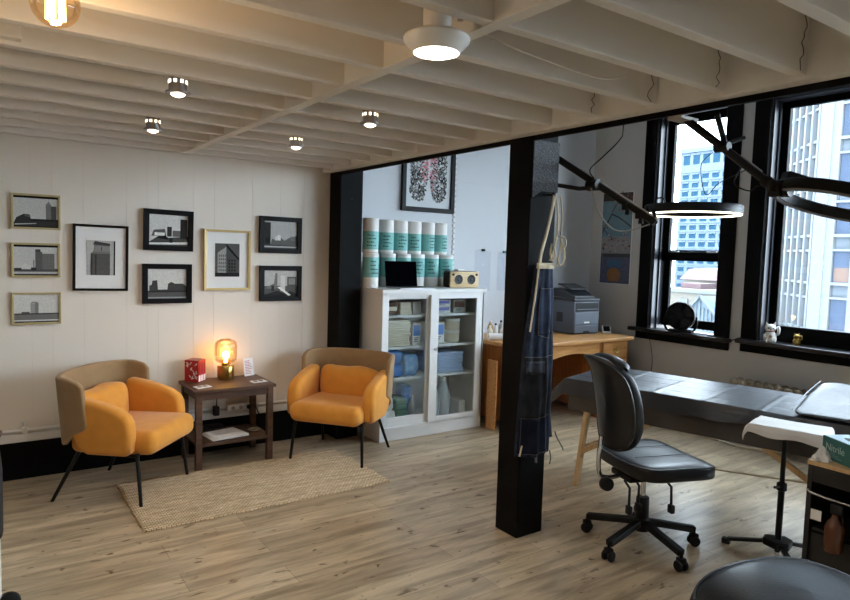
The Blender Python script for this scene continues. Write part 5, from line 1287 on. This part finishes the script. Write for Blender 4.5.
# white grid building
t = thing('office_building', 'white gridded office building filling the right window', 'building', (50, 22.64, -30), 0, EX)
FH = 3.42; NF = 17
a44 = math.radians(44)
LT = Matrix.Rotation(-a44, 4, 'Z')                 # local +y of the side wing -> (sin44, cos44)
MB().box(.45, -20, 0, 14, -.8, FH*NF+2).build('walls', M['spandrel'], t)
sw = MB().box(.45, .0, 0, 6, 10.5, FH*NF+2, T=LT).build('side_wing', M['spandrel'], t)
MB().box(-.1, -.82, 0, 1.2, .02, FH*NF+2).build('corner_pier', M['whiteconc'], t)
Z0 = 30.36-FH*9                                    # a window bottom at z=.36
pw = sp = None
for f in range(5, 15):
    z = Z0+FH*f
    for b in range(2):
        y = -1.95-1.72*b
        if pw is None:
            pw = MB().box(.2, -.55, 0, .5, .55, 2.2).build('window', M['facadepane'], t); pw.location = (0, y, z)
            MB().box(.15, -.62, -.09, .32, .62, 0).build('window_sill', M['whiteconc'], pw)
        else: copy_tree(pw, (0, y, z), parent=t)
o = MB().box(.19, -.5, 0, .3, .5, 1.0).build('blind', M['terracotta'], t); o.location = (0, -1.98, Z0+FH*9+.03)
mb = MB()
for f in range(4, 16):
    z = Z0+FH*f
    mb.box(0, -20, z-.22, .45, -.8, z).box(0, -20, z+2.2, .45, -.8, z+2.36)
for b in range(8): mb.box(-.02, -.80-1.72*b-.55, 0, .45, -.80-1.72*b, FH*NF+2)
mb.build('front_grid', M['whiteconc'], t)
pw = None
for f in range(5, 15):
    z = Z0+FH*f
    for b in range(7):
        y = .78+1.18*b
        if pw is None:
            pw = MB().box(.25, -.45, 0, .5, .45, 2.15).build('window', M['sidepane'], t)
            pw.matrix_local = LT @ Matrix.Translation((0, y, z))
        else:
            c = pw.copy(); COL.objects.link(c); c.parent = t; c.matrix_local = LT @ Matrix.Translation((0, y, z))
mb = MB()
for f in range(4, 16):
    z = Z0+FH*f
    mb.box(0, 0, z-.2, .45, 10.5, z, T=LT).box(0, 0, z+2.15, .45, 10.5, z+2.33, T=LT)
for b in range(9): mb.box(-.12, .05+1.18*b, 0, .45, .05+1.18*b+.26, FH*NF+2, T=LT)
mb.build('side_grid', M['whiteconc'], t)

# ------------------------------------------------------------------ light
wd = bpy.data.worlds.new('overcast_sky'); SC.world = wd; wd.use_nodes = True
bg = wd.node_tree.nodes['Background']; bg.inputs['Color'].default_value = (.80, .90, 1.0, 1); bg.inputs['Strength'].default_value = 15.5
vs = SC.view_settings
SC.display_settings.display_device = 'sRGB'
vs.view_transform = 'Standard'; vs.look = 'None'; vs.gamma = 1; vs.exposure = .40; vs.use_curve_mapping = False
cy = SC.cycles
cy.max_bounces = 10; cy.diffuse_bounces = 5; cy.glossy_bounces = 4; cy.transparent_max_bounces = 12; cy.sample_clamp_indirect = 6
cy.use_denoising = True; cy.caustics_reflective = False; cy.caustics_refractive = False
